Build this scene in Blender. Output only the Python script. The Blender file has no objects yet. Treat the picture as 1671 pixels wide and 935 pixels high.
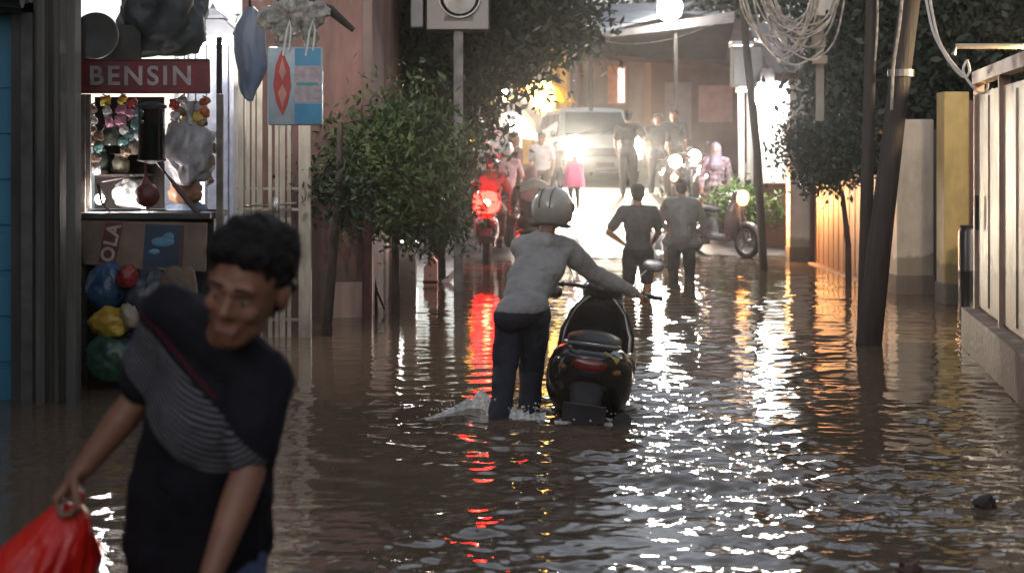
import bpy, bmesh, math, random
import numpy as np
from mathutils import Vector, Matrix, noise

SC = bpy.context.scene
COL = SC.collection
R = math.radians
random.seed(7)

# ------------------------------------------------------------------ camera, sky, sun, exposure
CAM_H = 1.61
FPX = 2400.0
cd = bpy.data.cameras.new('camera')
cam = bpy.data.objects.new('camera', cd)
COL.objects.link(cam)
cam.location = (0, 0, CAM_H)
cam.rotation_euler = (R(90), 0, 0)
cd.sensor_width = 36
cd.lens = FPX / 1671 * 36
cd.shift_y = -(467.5 - 253) / 1671
cd.clip_end = 2000
cd.dof.use_dof = True
cd.dof.focus_distance = 10.0
cd.dof.aperture_fstop = 2.6
SC.camera = cam

wd = bpy.data.worlds.new('World')
SC.world = wd
wd.use_nodes = True
nt = wd.node_tree
bg = nt.nodes['Background']
sky = nt.nodes.new('ShaderNodeTexSky')
sky.sky_type = 'NISHITA'
sky.sun_disc = False
sky.sun_elevation = R(3)
sky.sun_rotation = R(200)
hs = nt.nodes.new('ShaderNodeHueSaturation')
hs.inputs['Saturation'].default_value = 0.40
nt.links.new(sky.outputs[0], hs.inputs['Color'])
tn = nt.nodes.new('ShaderNodeMix'); tn.data_type = 'RGBA'; tn.blend_type = 'MULTIPLY'
tn.inputs['Factor'].default_value = 1.0
tn.inputs['B'].default_value = (.96, .96, 1.05, 1)     # lavender dusk
nt.links.new(hs.outputs[0], tn.inputs['A'])
nt.links.new(tn.outputs['Result'], bg.inputs[0])
bg.inputs[1].default_value = 0.15

sl = bpy.data.lights.new('sun', 'SUN')
sl.energy = 0.05
sl.angle = R(20)
sl.color = (1.0, 0.93, 0.86)
sun = bpy.data.objects.new('sun', sl)
COL.objects.link(sun)
sun.rotation_euler = (R(62), 0, R(-20))

SC.view_settings.view_transform = 'Standard'
SC.view_settings.look = 'None'
SC.view_settings.exposure = 2.15
SC.view_settings.gamma = 1.0
SC.view_settings.use_curve_mapping = False
SC.render.engine = 'CYCLES'
SC.cycles.use_denoising = True
SC.cycles.max_bounces = 6
SC.cycles.diffuse_bounces = 3
SC.cycles.glossy_bounces = 3
SC.cycles.transmission_bounces = 5
SC.cycles.transparent_max_bounces = 8
SC.cycles.sample_clamp_indirect = 6.0
SC.cycles.caustics_reflective = False
SC.cycles.caustics_refractive = False

# ------------------------------------------------------------------ helpers
def W(px, py, Y):
    return Vector(((px - 835.5) / FPX * Y, Y, CAM_H - (py - 253) / FPX * Y))

def Xp(px, Y):
    return (px - 835.5) / FPX * Y

def ground_z(y):
    pts = [(-50, -.36), (19, -.36), (23, 0.0), (29.5, .85), (34, 1.25), (45, 1.4), (400, 3)]
    for (a, za), (b, zb) in zip(pts, pts[1:]):
        if y <= b:
            t = max(0, (y - a) / (b - a))
            return za + (zb - za) * t
    return pts[-1][1]

MATS = {}
def mat(name, c1, c2=None, scale=6.0, rough=0.6, bump=0.0, bscale=None, metal=0.0, stretch=(1, 1, 1),
        emit=None, estr=0.0, trans=0.0, spec=0.5, detail=6.0, coat=0.0, sss=0.0, contrast=(0.35, 0.65), grime=0.0, tide=0.0):
    if name in MATS:
        return MATS[name]
    m = bpy.data.materials.new(name)
    m.use_nodes = True
    n = m.node_tree
    b = n.nodes['Principled BSDF']
    b.inputs['Roughness'].default_value = rough
    b.inputs['Metallic'].default_value = metal
    b.inputs['Specular IOR Level'].default_value = spec
    b.inputs['Coat Weight'].default_value = coat
    b.inputs['Transmission Weight'].default_value = trans
    c2 = c2 or tuple(x * 0.7 for x in c1)
    tc = n.nodes.new('ShaderNodeTexCoord')
    mp = n.nodes.new('ShaderNodeMapping')
    mp.inputs['Scale'].default_value = stretch
    n.links.new(tc.outputs['Object'], mp.inputs['Vector'])
    nz = n.nodes.new('ShaderNodeTexNoise')
    nz.inputs['Scale'].default_value = scale
    nz.inputs['Detail'].default_value = detail
    n.links.new(mp.outputs[0], nz.inputs['Vector'])
    cr = n.nodes.new('ShaderNodeValToRGB')
    cr.color_ramp.elements[0].position = contrast[0]
    cr.color_ramp.elements[1].position = contrast[1]
    cr.color_ramp.elements[0].color = (*c2, 1)
    cr.color_ramp.elements[1].color = (*c1, 1)
    n.links.new(nz.outputs['Fac'], cr.inputs[0])
    out = cr.outputs[0]
    if grime > 0:
        g = n.nodes.new('ShaderNodeTexNoise')
        g.inputs['Scale'].default_value = 1.7
        g.inputs['Detail'].default_value = 10
        g.inputs['Roughness'].default_value = .7
        mp2 = n.nodes.new('ShaderNodeMapping')
        mp2.inputs['Scale'].default_value = (1.6, 1.6, .35)
        n.links.new(tc.outputs['Object'], mp2.inputs['Vector'])
        n.links.new(mp2.outputs[0], g.inputs['Vector'])
        gr = n.nodes.new('ShaderNodeValToRGB')
        gr.color_ramp.elements[0].position = .42
        gr.color_ramp.elements[1].position = .68
        n.links.new(g.outputs['Fac'], gr.inputs[0])
        mu = n.nodes.new('ShaderNodeMath')
        mu.operation = 'MULTIPLY'
        mu.inputs[1].default_value = grime
        n.links.new(gr.outputs[0], mu.inputs[0])
        mx = n.nodes.new('ShaderNodeMix')
        mx.data_type = 'RGBA'
        n.links.new(mu.outputs[0], mx.inputs['Factor'])
        n.links.new(out, mx.inputs['A'])
        mx.inputs['B'].default_value = (.06, .05, .04, 1)
        out = mx.outputs['Result']
    if tide > 0:   # flood stain: a brown band with a wavering upper edge
        sp = n.nodes.new('ShaderNodeSeparateXYZ'); n.links.new(tc.outputs['Object'], sp.inputs[0])
        tn = n.nodes.new('ShaderNodeTexNoise'); tn.inputs['Scale'].default_value = 3.0; tn.inputs['Detail'].default_value = 8
        n.links.new(tc.outputs['Object'], tn.inputs['Vector'])
        a1 = n.nodes.new('ShaderNodeMath'); a1.operation = 'MULTIPLY_ADD'; a1.inputs[1].default_value = -.45
        n.links.new(tn.outputs['Fac'], a1.inputs[0]); n.links.new(sp.outputs[2], a1.inputs[2])
        mr = n.nodes.new('ShaderNodeMapRange'); mr.inputs['From Min'].default_value = tide - .22; mr.inputs['From Max'].default_value = tide - .16
        mr.inputs['To Min'].default_value = .62; mr.inputs['To Max'].default_value = 0
        n.links.new(a1.outputs[0], mr.inputs['Value'])
        mx = n.nodes.new('ShaderNodeMix'); mx.data_type = 'RGBA'
        n.links.new(mr.outputs[0], mx.inputs['Factor']); n.links.new(out, mx.inputs['A']); mx.inputs['B'].default_value = (.10, .075, .052, 1)
        out = mx.outputs['Result']
    n.links.new(out, b.inputs['Base Color'])
    if bump > 0:
        nb = n.nodes.new('ShaderNodeTexNoise')
        nb.inputs['Scale'].default_value = bscale or scale * 3
        nb.inputs['Detail'].default_value = 5
        n.links.new(mp.outputs[0], nb.inputs['Vector'])
        bp = n.nodes.new('ShaderNodeBump')
        bp.inputs['Strength'].default_value = min(1, bump)
        bp.inputs['Distance'].default_value = 0.02
        n.links.new(nb.outputs['Fac'], bp.inputs['Height'])
        n.links.new(bp.outputs[0], b.inputs['Normal'])
    if emit:
        b.inputs['Emission Color'].default_value = (*emit, 1)
        b.inputs['Emission Strength'].default_value = estr
    MATS[name] = m
    return m

def frame(d, up=Vector((0, 0, 1))):
    d = d.normalized()
    if abs(d.dot(up)) > .98:
        up = Vector((0, 1, 0))
    x = d.cross(up).normalized()
    y = x.cross(d).normalized()
    return x, y, d

class MB:
    """collects pieces of one part"""
    def __init__(s):
        s.bm = bmesh.new()
    def box(s, c, size, rot=None, bevel=0.0):
        M = Matrix.Translation(Vector(c)) @ (rot.to_4x4() if rot is not None else Matrix.Identity(4)) @ Matrix.Diagonal((*size, 1))
        r = bmesh.ops.create_cube(s.bm, size=1, matrix=M)
        if bevel > 0:
            es = set(e for v in r['verts'] for e in v.link_edges)
            bmesh.ops.bevel(s.bm, geom=list(es), offset=bevel, segments=2, affect='EDGES', profile=.5)
        return s
    def bx(s, x0, x1, y0, y1, z0, z1, bevel=0.0):
        return s.box(((x0 + x1) / 2, (y0 + y1) / 2, (z0 + z1) / 2), (abs(x1 - x0), abs(y1 - y0), abs(z1 - z0)), None, bevel)
    def rings(s, rs, cap=True, closed=True):
        vs = [[s.bm.verts.new(p) for p in ring] for ring in rs]
        n = len(vs[0])
        for a, b in zip(vs, vs[1:]):
            for i in range(n if closed else n - 1):
                j = (i + 1) % n
                s.bm.faces.new((a[i], a[j], b[j], b[i]))
        if cap and closed:
            s.bm.faces.new(vs[0][::-1])
            s.bm.faces.new(vs[-1])
        return s
    def tube(s, pts, r, n=8, cap=True, flat=1.0):
        pts = [Vector(p) for p in pts]
        if not isinstance(r, (list, tuple)):
            r = [r] * len(pts)
        rs = []
        px = None
        for i, p in enumerate(pts):
            d = (pts[min(i + 1, len(pts) - 1)] - pts[max(i - 1, 0)])
            if px is None:
                x, y, _ = frame(d)
            else:
                dn = d.normalized()
                x = (px - dn * px.dot(dn)).normalized()
                y = dn.cross(x)
            px = x
            rs.append([p + (x * math.cos(a) + y * math.sin(a) * flat) * r[i] for a in [2 * math.pi * k / n for k in range(n)]])
        return s.rings(rs, cap)
    def cap(s, p0, r0, p1, r1, n=14):
        """tapered capsule"""
        p0, p1 = Vector(p0), Vector(p1)
        x, y, d = frame(p1 - p0)
        rs = []
        for k in range(1, 5):
            a = math.pi / 2 * k / 4
            rs.append((p0 - d * r0 * math.cos(a), r0 * math.sin(a)))
        for k in range(4):
            a = math.pi / 2 * k / 4
            rs.append((p1 + d * r1 * math.sin(a), r1 * math.cos(a)))
        rings = [[c + (x * math.cos(t) + y * math.sin(t)) * r for t in [2 * math.pi * k / n for k in range(n)]] for c, r in rs]
        return s.rings(rings)
    def ell(s, c, rad, M3=None, sub=3):
        M = Matrix.Translation(Vector(c)) @ (M3.to_4x4() if M3 is not None else Matrix.Identity(4)) @ Matrix.Diagonal((*rad, 1))
        bmesh.ops.create_icosphere(s.bm, subdivisions=sub, radius=1, matrix=M)
        return s
    def lathe(s, prof, c=(0, 0, 0), axis=Vector((0, 0, 1)), n=24, cap=True):
        c = Vector(c)
        x, y, d = frame(Vector(axis))
        rings = [[c + d * h + (x * math.cos(t) + y * math.sin(t)) * max(r, 1e-4) for t in [2 * math.pi * k / n for k in range(n)]] for r, h in prof]
        return s.rings(rings, cap)
    def quad(s, a, b, c, d):
        s.bm.faces.new([s.bm.verts.new(Vector(p)) for p in (a, b, c, d)])
        return s
    def prism(s, poly, d):
        """extrude a polygon (3d points) by vector d"""
        d = Vector(d)
        A = [Vector(p) for p in poly]
        return s.rings([A, [p + d for p in A]])
    def loft(s, secs, n=20, p=2.6):
        """secs: (y, xc, zc, hw, hh) superellipse sections along y"""
        rings = []
        for (y, xc, zc, hw, hh) in secs:
            ring = []
            for k in range(n):
                t = 2 * math.pi * k / n
                c_, s_ = math.cos(t), math.sin(t)
                ring.append(Vector((xc + hw * math.copysign(abs(c_) ** (2 / p), c_), y, zc + hh * math.copysign(abs(s_) ** (2 / p), s_))))
            rings.append(ring)
        return s.rings(rings)
    def build(s, name, m, parent=None, smooth=False, origin=None, remesh=None, subsurf=0, smooth_it=4, angle=None):
        bmesh.ops.recalc_face_normals(s.bm, faces=s.bm.faces)
        if origin is not None:
            bmesh.ops.translate(s.bm, verts=s.bm.verts, vec=-Vector(origin))
        me = bpy.data.meshes.new(name)
        s.bm.to_mesh(me)
        s.bm.free()
        if m is not None:
            for mm in (m if isinstance(m, (list, tuple)) else [m]):
                me.materials.append(mm)
        o = bpy.data.objects.new(name, me)
        COL.objects.link(o)
        if smooth or remesh:
            me.polygons.foreach_set('use_smooth', [True] * len(me.polygons))
        if smooth and not remesh:
            me.set_sharp_from_angle(angle=R(angle or 40))
        if remesh:
            md = o.modifiers.new('r', 'REMESH')
            md.mode = 'VOXEL'
            md.voxel_size = remesh
            md.use_smooth_shade = True
            ms = o.modifiers.new('s', 'SMOOTH')
            ms.factor = .5
            ms.iterations = smooth_it
        if origin is not None and parent is None:
            o.location = origin
        if parent is not None:
            o.parent = parent
        return o

def thing(name, label, cat, loc=(0, 0, 0), rotz=0.0, group=None):
    o = bpy.data.objects.new(name, None)
    COL.objects.link(o)
    o.location = loc
    o.rotation_euler = (0, 0, rotz)
    return tag(o, label, cat, group)

def tag(o, label=None, cat=None, group=None, kind=None):
    if label: o['label'] = label
    if cat: o['category'] = cat
    if group: o['group'] = group
    if kind: o['kind'] = kind
    return o

def text_mesh(name, txt, m, parent, size, M, spacing=1.0, extrude=.004, bold=0.0):
    """raised lettering, local: x right, y up"""
    cu = bpy.data.curves.new(name, 'FONT')
    cu.body = txt
    cu.size = size
    cu.extrude = extrude
    cu.offset = bold
    cu.space_character = spacing
    cu.align_x = 'CENTER'
    cu.align_y = 'CENTER'
    tmp = bpy.data.objects.new(name, cu)
    COL.objects.link(tmp)
    dg = bpy.context.evaluated_depsgraph_get()
    me = bpy.data.meshes.new_from_object(tmp.evaluated_get(dg))
    bpy.data.objects.remove(tmp)
    me.materials.clear()
    me.materials.append(m)
    me.transform(M)
    o = bpy.data.objects.new(name, me)
    COL.objects.link(o)
    o.parent = parent
    return o

# ------------------------------------------------------------------ materials
M_skin = mat('skin_brown', (.27, .135, .082), (.2, .095, .06), 14, .5, .12, 90)
M_skin2 = mat('skin_tan', (.30, .17, .11), (.23, .12, .08), 14, .55, .1, 90)
M_hair = mat('hair_black', (.012, .010, .010), (.003, .003, .003), 60, .6, .8, 160, stretch=(1, 1, .25), spec=.2)
M_black = mat('black_plastic', (.018, .018, .02), (.012, .012, .013), 20, .28, .05, coat=.3)
M_blackmatte = mat('black_matte', (.02, .02, .022), (.01, .01, .012), 20, .75, .2)
M_rubber = mat('rubber', (.015, .015, .015), (.025, .024, .022), 30, .85, .3)
M_chrome = mat('worn_metal', (.55, .55, .56), (.35, .34, .33), 20, .3, .05, metal=1.0)
M_grey_metal = mat('grey_metal', (.22, .22, .23), (.12, .12, .12), 10, .5, .1, metal=.6)
M_red_lens = mat('red_lens', (.13, .006, .006), (.10, .005, .005), 10, .2)
M_white_plastic = mat('white_plastic', (.72, .72, .72), (.6, .6, .6), 8, .35, .05)
M_wood_dark = mat('dark_wood', (.035, .026, .022), (.018, .014, .012), 5, .75, .5, 14, stretch=(4, 4, .5))
M_trunk = mat('tree_bark', (.06, .045, .035), (.03, .022, .018), 8, .85, .8, 20, stretch=(3, 3, .6))
M_concrete = mat('old_concrete', (.27, .26, .24), (.17, .16, .15), 3, .85, .4, 30, grime=.55, tide=.75)
M_concrete_dark = mat('damp_concrete', (.15, .145, .135), (.08, .078, .072), 3, .7, .4, 30, grime=.5, stretch=(1, 1, .3))
M_cream = mat('cream_paint', (.55, .50, .42), (.45, .40, .33), 4, .6, .15, 30, grime=.45, tide=.8)
M_white_wall = mat('whitewashed_wall', (.55, .54, .51), (.44, .43, .40), 3, .75, .2, 30, grime=.3, tide=.7)
# ------------------------------------------------------------------ ground and water
def build_ground():
    ys = [-60, -20, -5, 5, 12, 17] + [19 + .5 * i for i in range(40)] + [45, 60, 100, 200, 400]
    xs = [-300, -80, -20, -8] + [-6 + .5 * i for i in range(25)] + [8, 20, 80, 300]
    b = bmesh.new()
    rows = []
    for y in ys:
        rows.append([b.verts.new((x, y, ground_z(y) + (.03 * noise.noise(Vector((x * .5, y * .5, 0))) if 18 < y < 40 and abs(x) < 8 else 0)
                                  - (.02 * abs(x) if abs(x) < 8 else .16))) for x in xs])
    for r0, r1 in zip(rows, rows[1:]):
        for i in range(len(xs) - 1):
            b.faces.new((r0[i], r0[i + 1], r1[i + 1], r1[i]))
    me = bpy.data.meshes.new('ground')
    b.to_mesh(me); b.free()
    me.polygons.foreach_set('use_smooth', [True] * len(me.polygons))
    m = mat('wet_road', (.13, .125, .115), (.06, .058, .054), 2.5, .38, .5, 14, spec=.6)
    me.materials.append(m)
    o = bpy.data.objects.new('ground', me)
    COL.objects.link(o)
    o['kind'] = 'structure'

def wave_components(seed, n, l0, l1, spread):
    rg = np.random.RandomState(seed)
    lam = np.exp(rg.uniform(np.log(l0), np.log(l1), n))
    k = 2 * np.pi / lam
    th = np.pi / 2 + rg.normal(0, spread, n)
    ph = rg.uniform(0, 2 * np.pi, n)
    w = rg.uniform(.6, 1.4, n)
    return k, th, ph, w

def smoothnoise(X, Y, sx, sy, seed):
    rg = np.random.RandomState(seed)
    out = np.zeros_like(X)
    for i in range(14):
        a = rg.uniform(0, 2 * np.pi)
        f = rg.uniform(.5, 1.6)
        out += np.sin(X / sx * f * np.cos(a) * 6.28 + Y / sy * f * np.sin(a) * 6.28 + rg.uniform(0, 6.28))
    return out / math.sqrt(7)

def wave_height(X, Y):
    chop_l = wave_components(3, 34, .30, 1.2, .42)
    chop_m = wave_components(4, 60, .12, .34, .80)
    chop_s = wave_components(5, 50, .065, .13, .9)
    H = np.zeros_like(X)
    # local steepness: strong on the near right where people waded, calm at far left
    near = 1 / (1 + np.exp((Y - 9.3) / .9))
    right = 1 / (1 + np.exp(-(X - .25 - (Y - 7) * .03) / .28))
    far = .018 + .030 * right
    right_edge = 1 / (1 + np.exp((X - 1.75) / .35))
    s = far + near * (.012 + right * right_edge * .078 + right * .015)
    s = s * (1 + .38 * smoothnoise(X, Y, 1.7, 2.4, 9)).clip(.25, 2.2)
    s = s + .03 * np.exp(-((X - .1) ** 2 + (Y - 8.9) ** 2) / 1.2)
    for (k, th, ph, w), share in ((chop_l, .35), (chop_m, .85), (chop_s, .80)):
        a = share / math.sqrt(len(k) / 2) * w / k
        for i in range(len(k)):
            H += a[i] * np.sin(k[i] * (np.cos(th[i]) * X + np.sin(th[i]) * Y) + ph[i])
    H = H * s
    # rings spreading from the wading man and the scooter
    for (cx, cy, A) in ((.02, 8.95, .006), (.45, 9.1, .007), (1.15, 17.0, .006), (-1.9, 3.6, .007)):
        r = np.sqrt((X - cx) ** 2 + (Y - cy) ** 2)
        H += A * np.sin(r * 2 * np.pi / .34) * np.exp(-r / .9) * (r > .05)
    return H

def water_patch(xs, ys):
    X, Y = np.meshgrid(xs, ys)
    H = wave_height(X, Y)
    return X, Y, H

def build_water():
    verts, faces = [], []
    off = 0
    def add(xs, ys, skip=None):
        nonlocal off
        X, Y, H = water_patch(xs, ys)
        ny, nx = X.shape
        verts.append(np.stack([X, Y, H], -1).reshape(-1, 3))
        idx = np.arange(ny * nx).reshape(ny, nx) + off
        f = np.stack([idx[:-1, :-1], idx[:-1, 1:], idx[1:, 1:], idx[1:, :-1]], -1).reshape(-1, 4)
        faces.append(f)
        off += ny * nx
    add(np.arange(-3.4, 3.9001, .016), np.arange(2.6, 10.6001, .016))
    add(np.arange(-3.6, 5.2001, .04), np.arange(10.6, 16.6001, .028))
    add(np.arange(-5.0, 6.6001, .05), np.arange(16.6, 25.4001, .05))
    add(np.arange(-12, 12.01, .3), np.arange(-6, 2.61, .3))
    add(np.arange(-12, -3.39, .2), np.arange(2.6, 10.61, .2))
    add(np.arange(3.9, 12.01, .2), np.arange(2.6, 10.61, .2))
    add(np.arange(-12, -3.59, .2), np.arange(10.6, 16.61, .2))
    add(np.arange(5.2, 12.01, .2), np.arange(10.6, 16.61, .2))
    add(np.arange(-12, -4.99, .2), np.arange(16.6, 25.41, .2))
    add(np.arange(6.6, 12.01, .2), np.arange(16.6, 25.41, .2))
    V = np.concatenate(verts); F = np.concatenate(faces)
    me = bpy.data.meshes.new('flood_water')
    me.vertices.add(len(V)); me.vertices.foreach_set('co', V.ravel())
    me.loops.add(F.size); me.loops.foreach_set('vertex_index', F.ravel())
    me.polygons.add(len(F))
    me.polygons.foreach_set('loop_start', np.arange(0, F.size, 4))
    me.polygons.foreach_set('loop_total', np.full(len(F), 4))
    me.polygons.foreach_set('use_smooth', np.ones(len(F), bool))
    me.update(); me.validate()
    m = bpy.data.materials.new('muddy_water')
    m.use_nodes = True
    n = m.node_tree
    b = n.nodes['Principled BSDF']
    b.inputs['Roughness'].default_value = .04
    b.inputs['IOR'].default_value = 1.36
    tc = n.nodes.new('ShaderNodeTexCoord')
    nz = n.nodes.new('ShaderNodeTexNoise'); nz.inputs['Scale'].default_value = .9; nz.inputs['Detail'].default_value = 6
    cr = n.nodes.new('ShaderNodeValToRGB')
    cr.color_ramp.elements[0].color = (.080, .056, .038, 1)
    cr.color_ramp.elements[1].color = (.135, .096, .066, 1)
    n.links.new(tc.outputs['Object'], nz.inputs['Vector'])
    n.links.new(nz.outputs['Fac'], cr.inputs[0])
    n.links.new(cr.outputs[0], b.inputs['Base Color'])
    mp = n.nodes.new('ShaderNodeMapping'); mp.inputs['Scale'].default_value = (.6, 1.4, 1)
    n2 = n.nodes.new('ShaderNodeTexNoise'); n2.inputs['Scale'].default_value = 16; n2.inputs['Detail'].default_value = 3
    bp = n.nodes.new('ShaderNodeBump'); bp.inputs['Strength'].default_value = .12; bp.inputs['Distance'].default_value = .012
    n.links.new(tc.outputs['Object'], mp.inputs['Vector'])
    n.links.new(mp.outputs[0], n2.inputs['Vector'])
    n.links.new(n2.outputs['Fac'], bp.inputs['Height'])
    n.links.new(bp.outputs[0], b.inputs['Normal'])
    me.materials.append(m)
    o = bpy.data.objects.new('flood_water', me)
    COL.objects.link(o)
    o['kind'] = 'structure'

build_ground()
build_water()

# ------------------------------------------------------------------ trees
LEAF_M = {}
def leaf_mat(name, c1, c2):
    m = mat(name, c1, c2, 3.0, .55, 0, spec=.3)
    return m

def leaf_cloud(name, blobs, count, size, m, parent, seed, origin, aspect=2.4, droop=.4, shell=.55, ragged=0):
    """many small leaf faces through the volume of several uneven blobs"""
    rg = np.random.RandomState(seed)
    if ragged:   # small sprays sticking out of the main masses, some masses thinned
        extra = []
        for _ in range(ragged):
            c, r = blobs[rg.randint(len(blobs))]
            d = rg.normal(size=3); d /= np.linalg.norm(d)
            k = rg.uniform(.95, 1.5)
            extra.append((tuple(np.array(c) + d * np.array(r) * k), (rg.uniform(.05, .13), rg.uniform(.05, .12), rg.uniform(.05, .16))))
        blobs = [(c, tuple(np.array(r) * .76)) for c, r in blobs] + extra
    vol = np.array([r[0] * r[1] * r[2] for _, r in blobs]) ** .8
    vol /= vol.sum()
    vs = []
    for (c, r), s in zip(blobs, vol):
        n = int(count * s)
        # twig clusters inside a blob
        nc = max(8, n // 26)
        d = rg.normal(size=(nc, 3)); d /= np.linalg.norm(d, axis=1)[:, None]
        rad = rg.uniform(shell, 1.05, nc) ** .7
        cc = np.array(c) + d * rad[:, None] * np.array(r) * rg.uniform(.75, 1.15, (nc, 1))
        k = rg.randint(0, nc, n)
        cl = size * 2.3
        p = cc[k] + rg.normal(0, cl, (n, 3)) * np.array([1, 1, .7])
        dirv = rg.normal(size=(n, 3)); dirv[:, 2] -= droop; dirv /= np.linalg.norm(dirv, axis=1)[:, None]
        side = np.cross(dirv, rg.normal(size=(n, 3))); side /= np.linalg.norm(side, axis=1)[:, None] + 1e-9
        L = size * rg.uniform(.45, 1.6, n)[:, None]
        w = L / aspect
        q = np.stack([p - dirv * L * .5, p + side * w * .5, p + dirv * L * .5, p - side * w * .5], 1)
        vs.append(q)
    V = np.concatenate(vs).reshape(-1, 3) - np.array(origin)
    N = len(V) // 4
    me = bpy.data.meshes.new(name)
    me.vertices.add(len(V)); me.vertices.foreach_set('co', V.ravel())
    me.loops.add(N * 4); me.loops.foreach_set('vertex_index', np.arange(N * 4))
    me.polygons.add(N)
    me.polygons.foreach_set('loop_start', np.arange(0, N * 4, 4)); me.polygons.foreach_set('loop_total', np.full(N, 4))
    me.update()
    me.materials.append(m)
    o = bpy.data.objects.new(name, me)
    COL.objects.link(o)
    o.parent = parent
    return o

def make_tree(name, label, base, trunk_pts, trunk_r, blobs, count, size, m, seed, cat='tree', limbs=True, group=None, **kw):
    base = Vector(base)
    t = thing(name, label, cat, base, group=group)
    tb = MB()
    n = len(trunk_pts)
    tb.tube([Vector(p) - base for p in trunk_pts], [trunk_r * (1 - .55 * i / (n - 1)) for i in range(n)], 9)
    top = Vector(trunk_pts[-1]) - base
    rg = random.Random(seed)
    if limbs:
        for c, r in blobs:
            c = Vector(c) - base
            mid = (top + c) / 2 + Vector((rg.uniform(-.1, .1), rg.uniform(-.1, .1), rg.uniform(-.15, .05)))
            tb.tube([top - Vector((0, 0, .3)), mid, c], [trunk_r * .42, trunk_r * .28, trunk_r * .1], 6)
            for _ in range(3):
                e = c + Vector((rg.uniform(-1, 1) * r[0], rg.uniform(-1, 1) * r[1], rg.uniform(-.8, .8) * r[2])) * .8
                tb.tube([mid, (mid + e) / 2 + Vector((0, 0, .05)), e], [trunk_r * .2, trunk_r * .12, trunk_r * .05], 5)
    tb.build('trunk', M_trunk, t, smooth=True)
    leaf_cloud('crown', blobs, count, size, m, t, seed, base, **kw)
    return t

LM_a = leaf_mat('leaf_dark_green', (.032, .048, .02), (.010, .018, .009))
LM_b = leaf_mat('leaf_mid_green', (.085, .125, .04), (.02, .04, .014))
LM_c = leaf_mat('leaf_blue_green', (.036, .055, .044), (.014, .025, .022))

def gz(x, y):
    return ground_z(y) - .02 * min(abs(x), 8) - .03

def P(px, py, Y):
    return tuple(W(px, py, Y))

def blob(px, py, Y, rx, rz, ry=None):
    s = Y / FPX
    return (P(px, py, Y), (rx * s, ry or max(.35, rx * s * .8), rz * s))

# young feathery tree on the left in front of the pink wall
make_tree('young_tree', 'young feathery green tree with a thin straight trunk standing in the flood', (Xp(645, 14.5), 14.5, -.4),
          [(Xp(645, 14.5), 14.5, -.4), (Xp(646, 14.5), 14.5, .3), (Xp(645, 14.5), 14.5, 1.0), (Xp(640, 14.5), 14.5, 1.5), (Xp(643, 14.5), 14.55, 1.9)], .045,
          [blob(655, 215, 14.5, 55, 60), blob(620, 290, 14.3, 58, 55), blob(690, 300, 14.6, 55, 62), blob(640, 345, 14.5, 50, 35),
           blob(705, 365, 14.7, 40, 45), blob(590, 260, 14.2, 35, 40), blob(700, 235, 14.7, 42, 45)],
          15000, .085, LM_b, 11, aspect=3.2, droop=.8, shell=.3, ragged=34)
make_tree('leaning_tree', 'dark leaning slender tree trunk with sparse leaves beside the white bar gate', (Xp(532, 13.1), 13.1, -.4),
          [(Xp(530, 13.1), 13.1, -.4), (Xp(534, 13.1), 13.1, .1), (Xp(545, 13.1), 13.1, .8), (Xp(553, 13.1), 13.1, 1.4), (Xp(556, 13.15), 13.15, 1.9)], .055,
          [blob(522, 305, 13.1, 12, 26, .12), blob(548, 290, 13.2, 22, 24, .2), blob(572, 330, 13.2, 22, 30, .2)],
          900, .07, LM_a, 12, aspect=3.0)
# big dark tree over the street, crown hanging into the top of the picture
make_tree('street_tree', 'large dark tree whose crown hangs over the street above the red tail light', (Xp(715, 19.5), 19.5, -.4),
          [(Xp(715, 19.5), 19.5, -.45), (Xp(712, 19.5), 19.5, .6), (Xp(718, 19.5), 19.5, 1.6), (Xp(712, 19.5), 19.4, 2.6), (Xp(720, 19.4), 19.3, 3.2)], .13,
          [blob(680, 60, 19, 75, 80), blob(780, 20, 18.6, 90, 80), blob(860, 30, 18.4, 75, 62), blob(796, 88, 18.6, 48, 50),
           blob(740, 140, 19, 70, 60), blob(900, 40, 18.3, 40, 34), blob(700, 200, 19.3, 60, 50), blob(640, 130, 19, 40, 80), blob(780, -90, 18.6, 160, 80),
           blob(640, -120, 19.5, 130, 90), blob(655, 40, 20.2, 55, 90), blob(725, 215, 20.4, 50, 70), blob(820, 60, 19.6, 80, 70), blob(660, 270, 20.5, 60, 60)],
          52000, .13, LM_a, 13, aspect=2.4, ragged=12)
# palm-like fronds at the tip of the crown
def fronds(name, label, c, n, L, seed):
    t = thing(name, label, 'palm', (c[0], c[1], gz(c[0], c[1])))
    b0 = Vector((c[0], c[1], gz(c[0], c[1])))
    b = MB()
    top = Vector(c) - b0
    b.tube([(-2.2, .6, 0), (-2.0, .55, top.z * .4), (-1.1, .3, top.z * .85), top], [.10, .08, .07, .06], 8)
    b.build('trunk', M_trunk, t, smooth=True)
    rg = random.Random(seed)
    for i in range(n):
        a = i / n * 2 * math.pi + rg.uniform(-.2, .2)
        b = MB()
        pts = []
        el = rg.uniform(.2, .9)
        for k in range(7):
            u = k / 6
            pts.append(top + Vector((math.cos(a) * L * u, math.sin(a) * L * u, L * (el * u - 1.1 * u * u))))
        b.tube(pts, [.012 * (1 - .7 * k / 6) for k in range(7)], 5)
        for k in range(1, 22):
            u = k / 22
            i0 = min(5, int(u * 6)); f = u * 6 - i0
            p = pts[i0].lerp(pts[i0 + 1], f)
            d = (pts[i0 + 1] - pts[i0]).normalized()
            s = d.cross(Vector((0, 0, 1))).normalized()
            for sg in (-1, 1):
                l = L * .28 * math.sin(math.pi * min(1, u + .15)) + .05
                q = p + (s * sg * .8 + d * .6 + Vector((0, 0, -.35))) * l
                w = d * .018
                b.quad(p - w, p + w, q + w * .3, q - w * .3)
        b.build('frond', LM_a, t)
    return t
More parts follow.
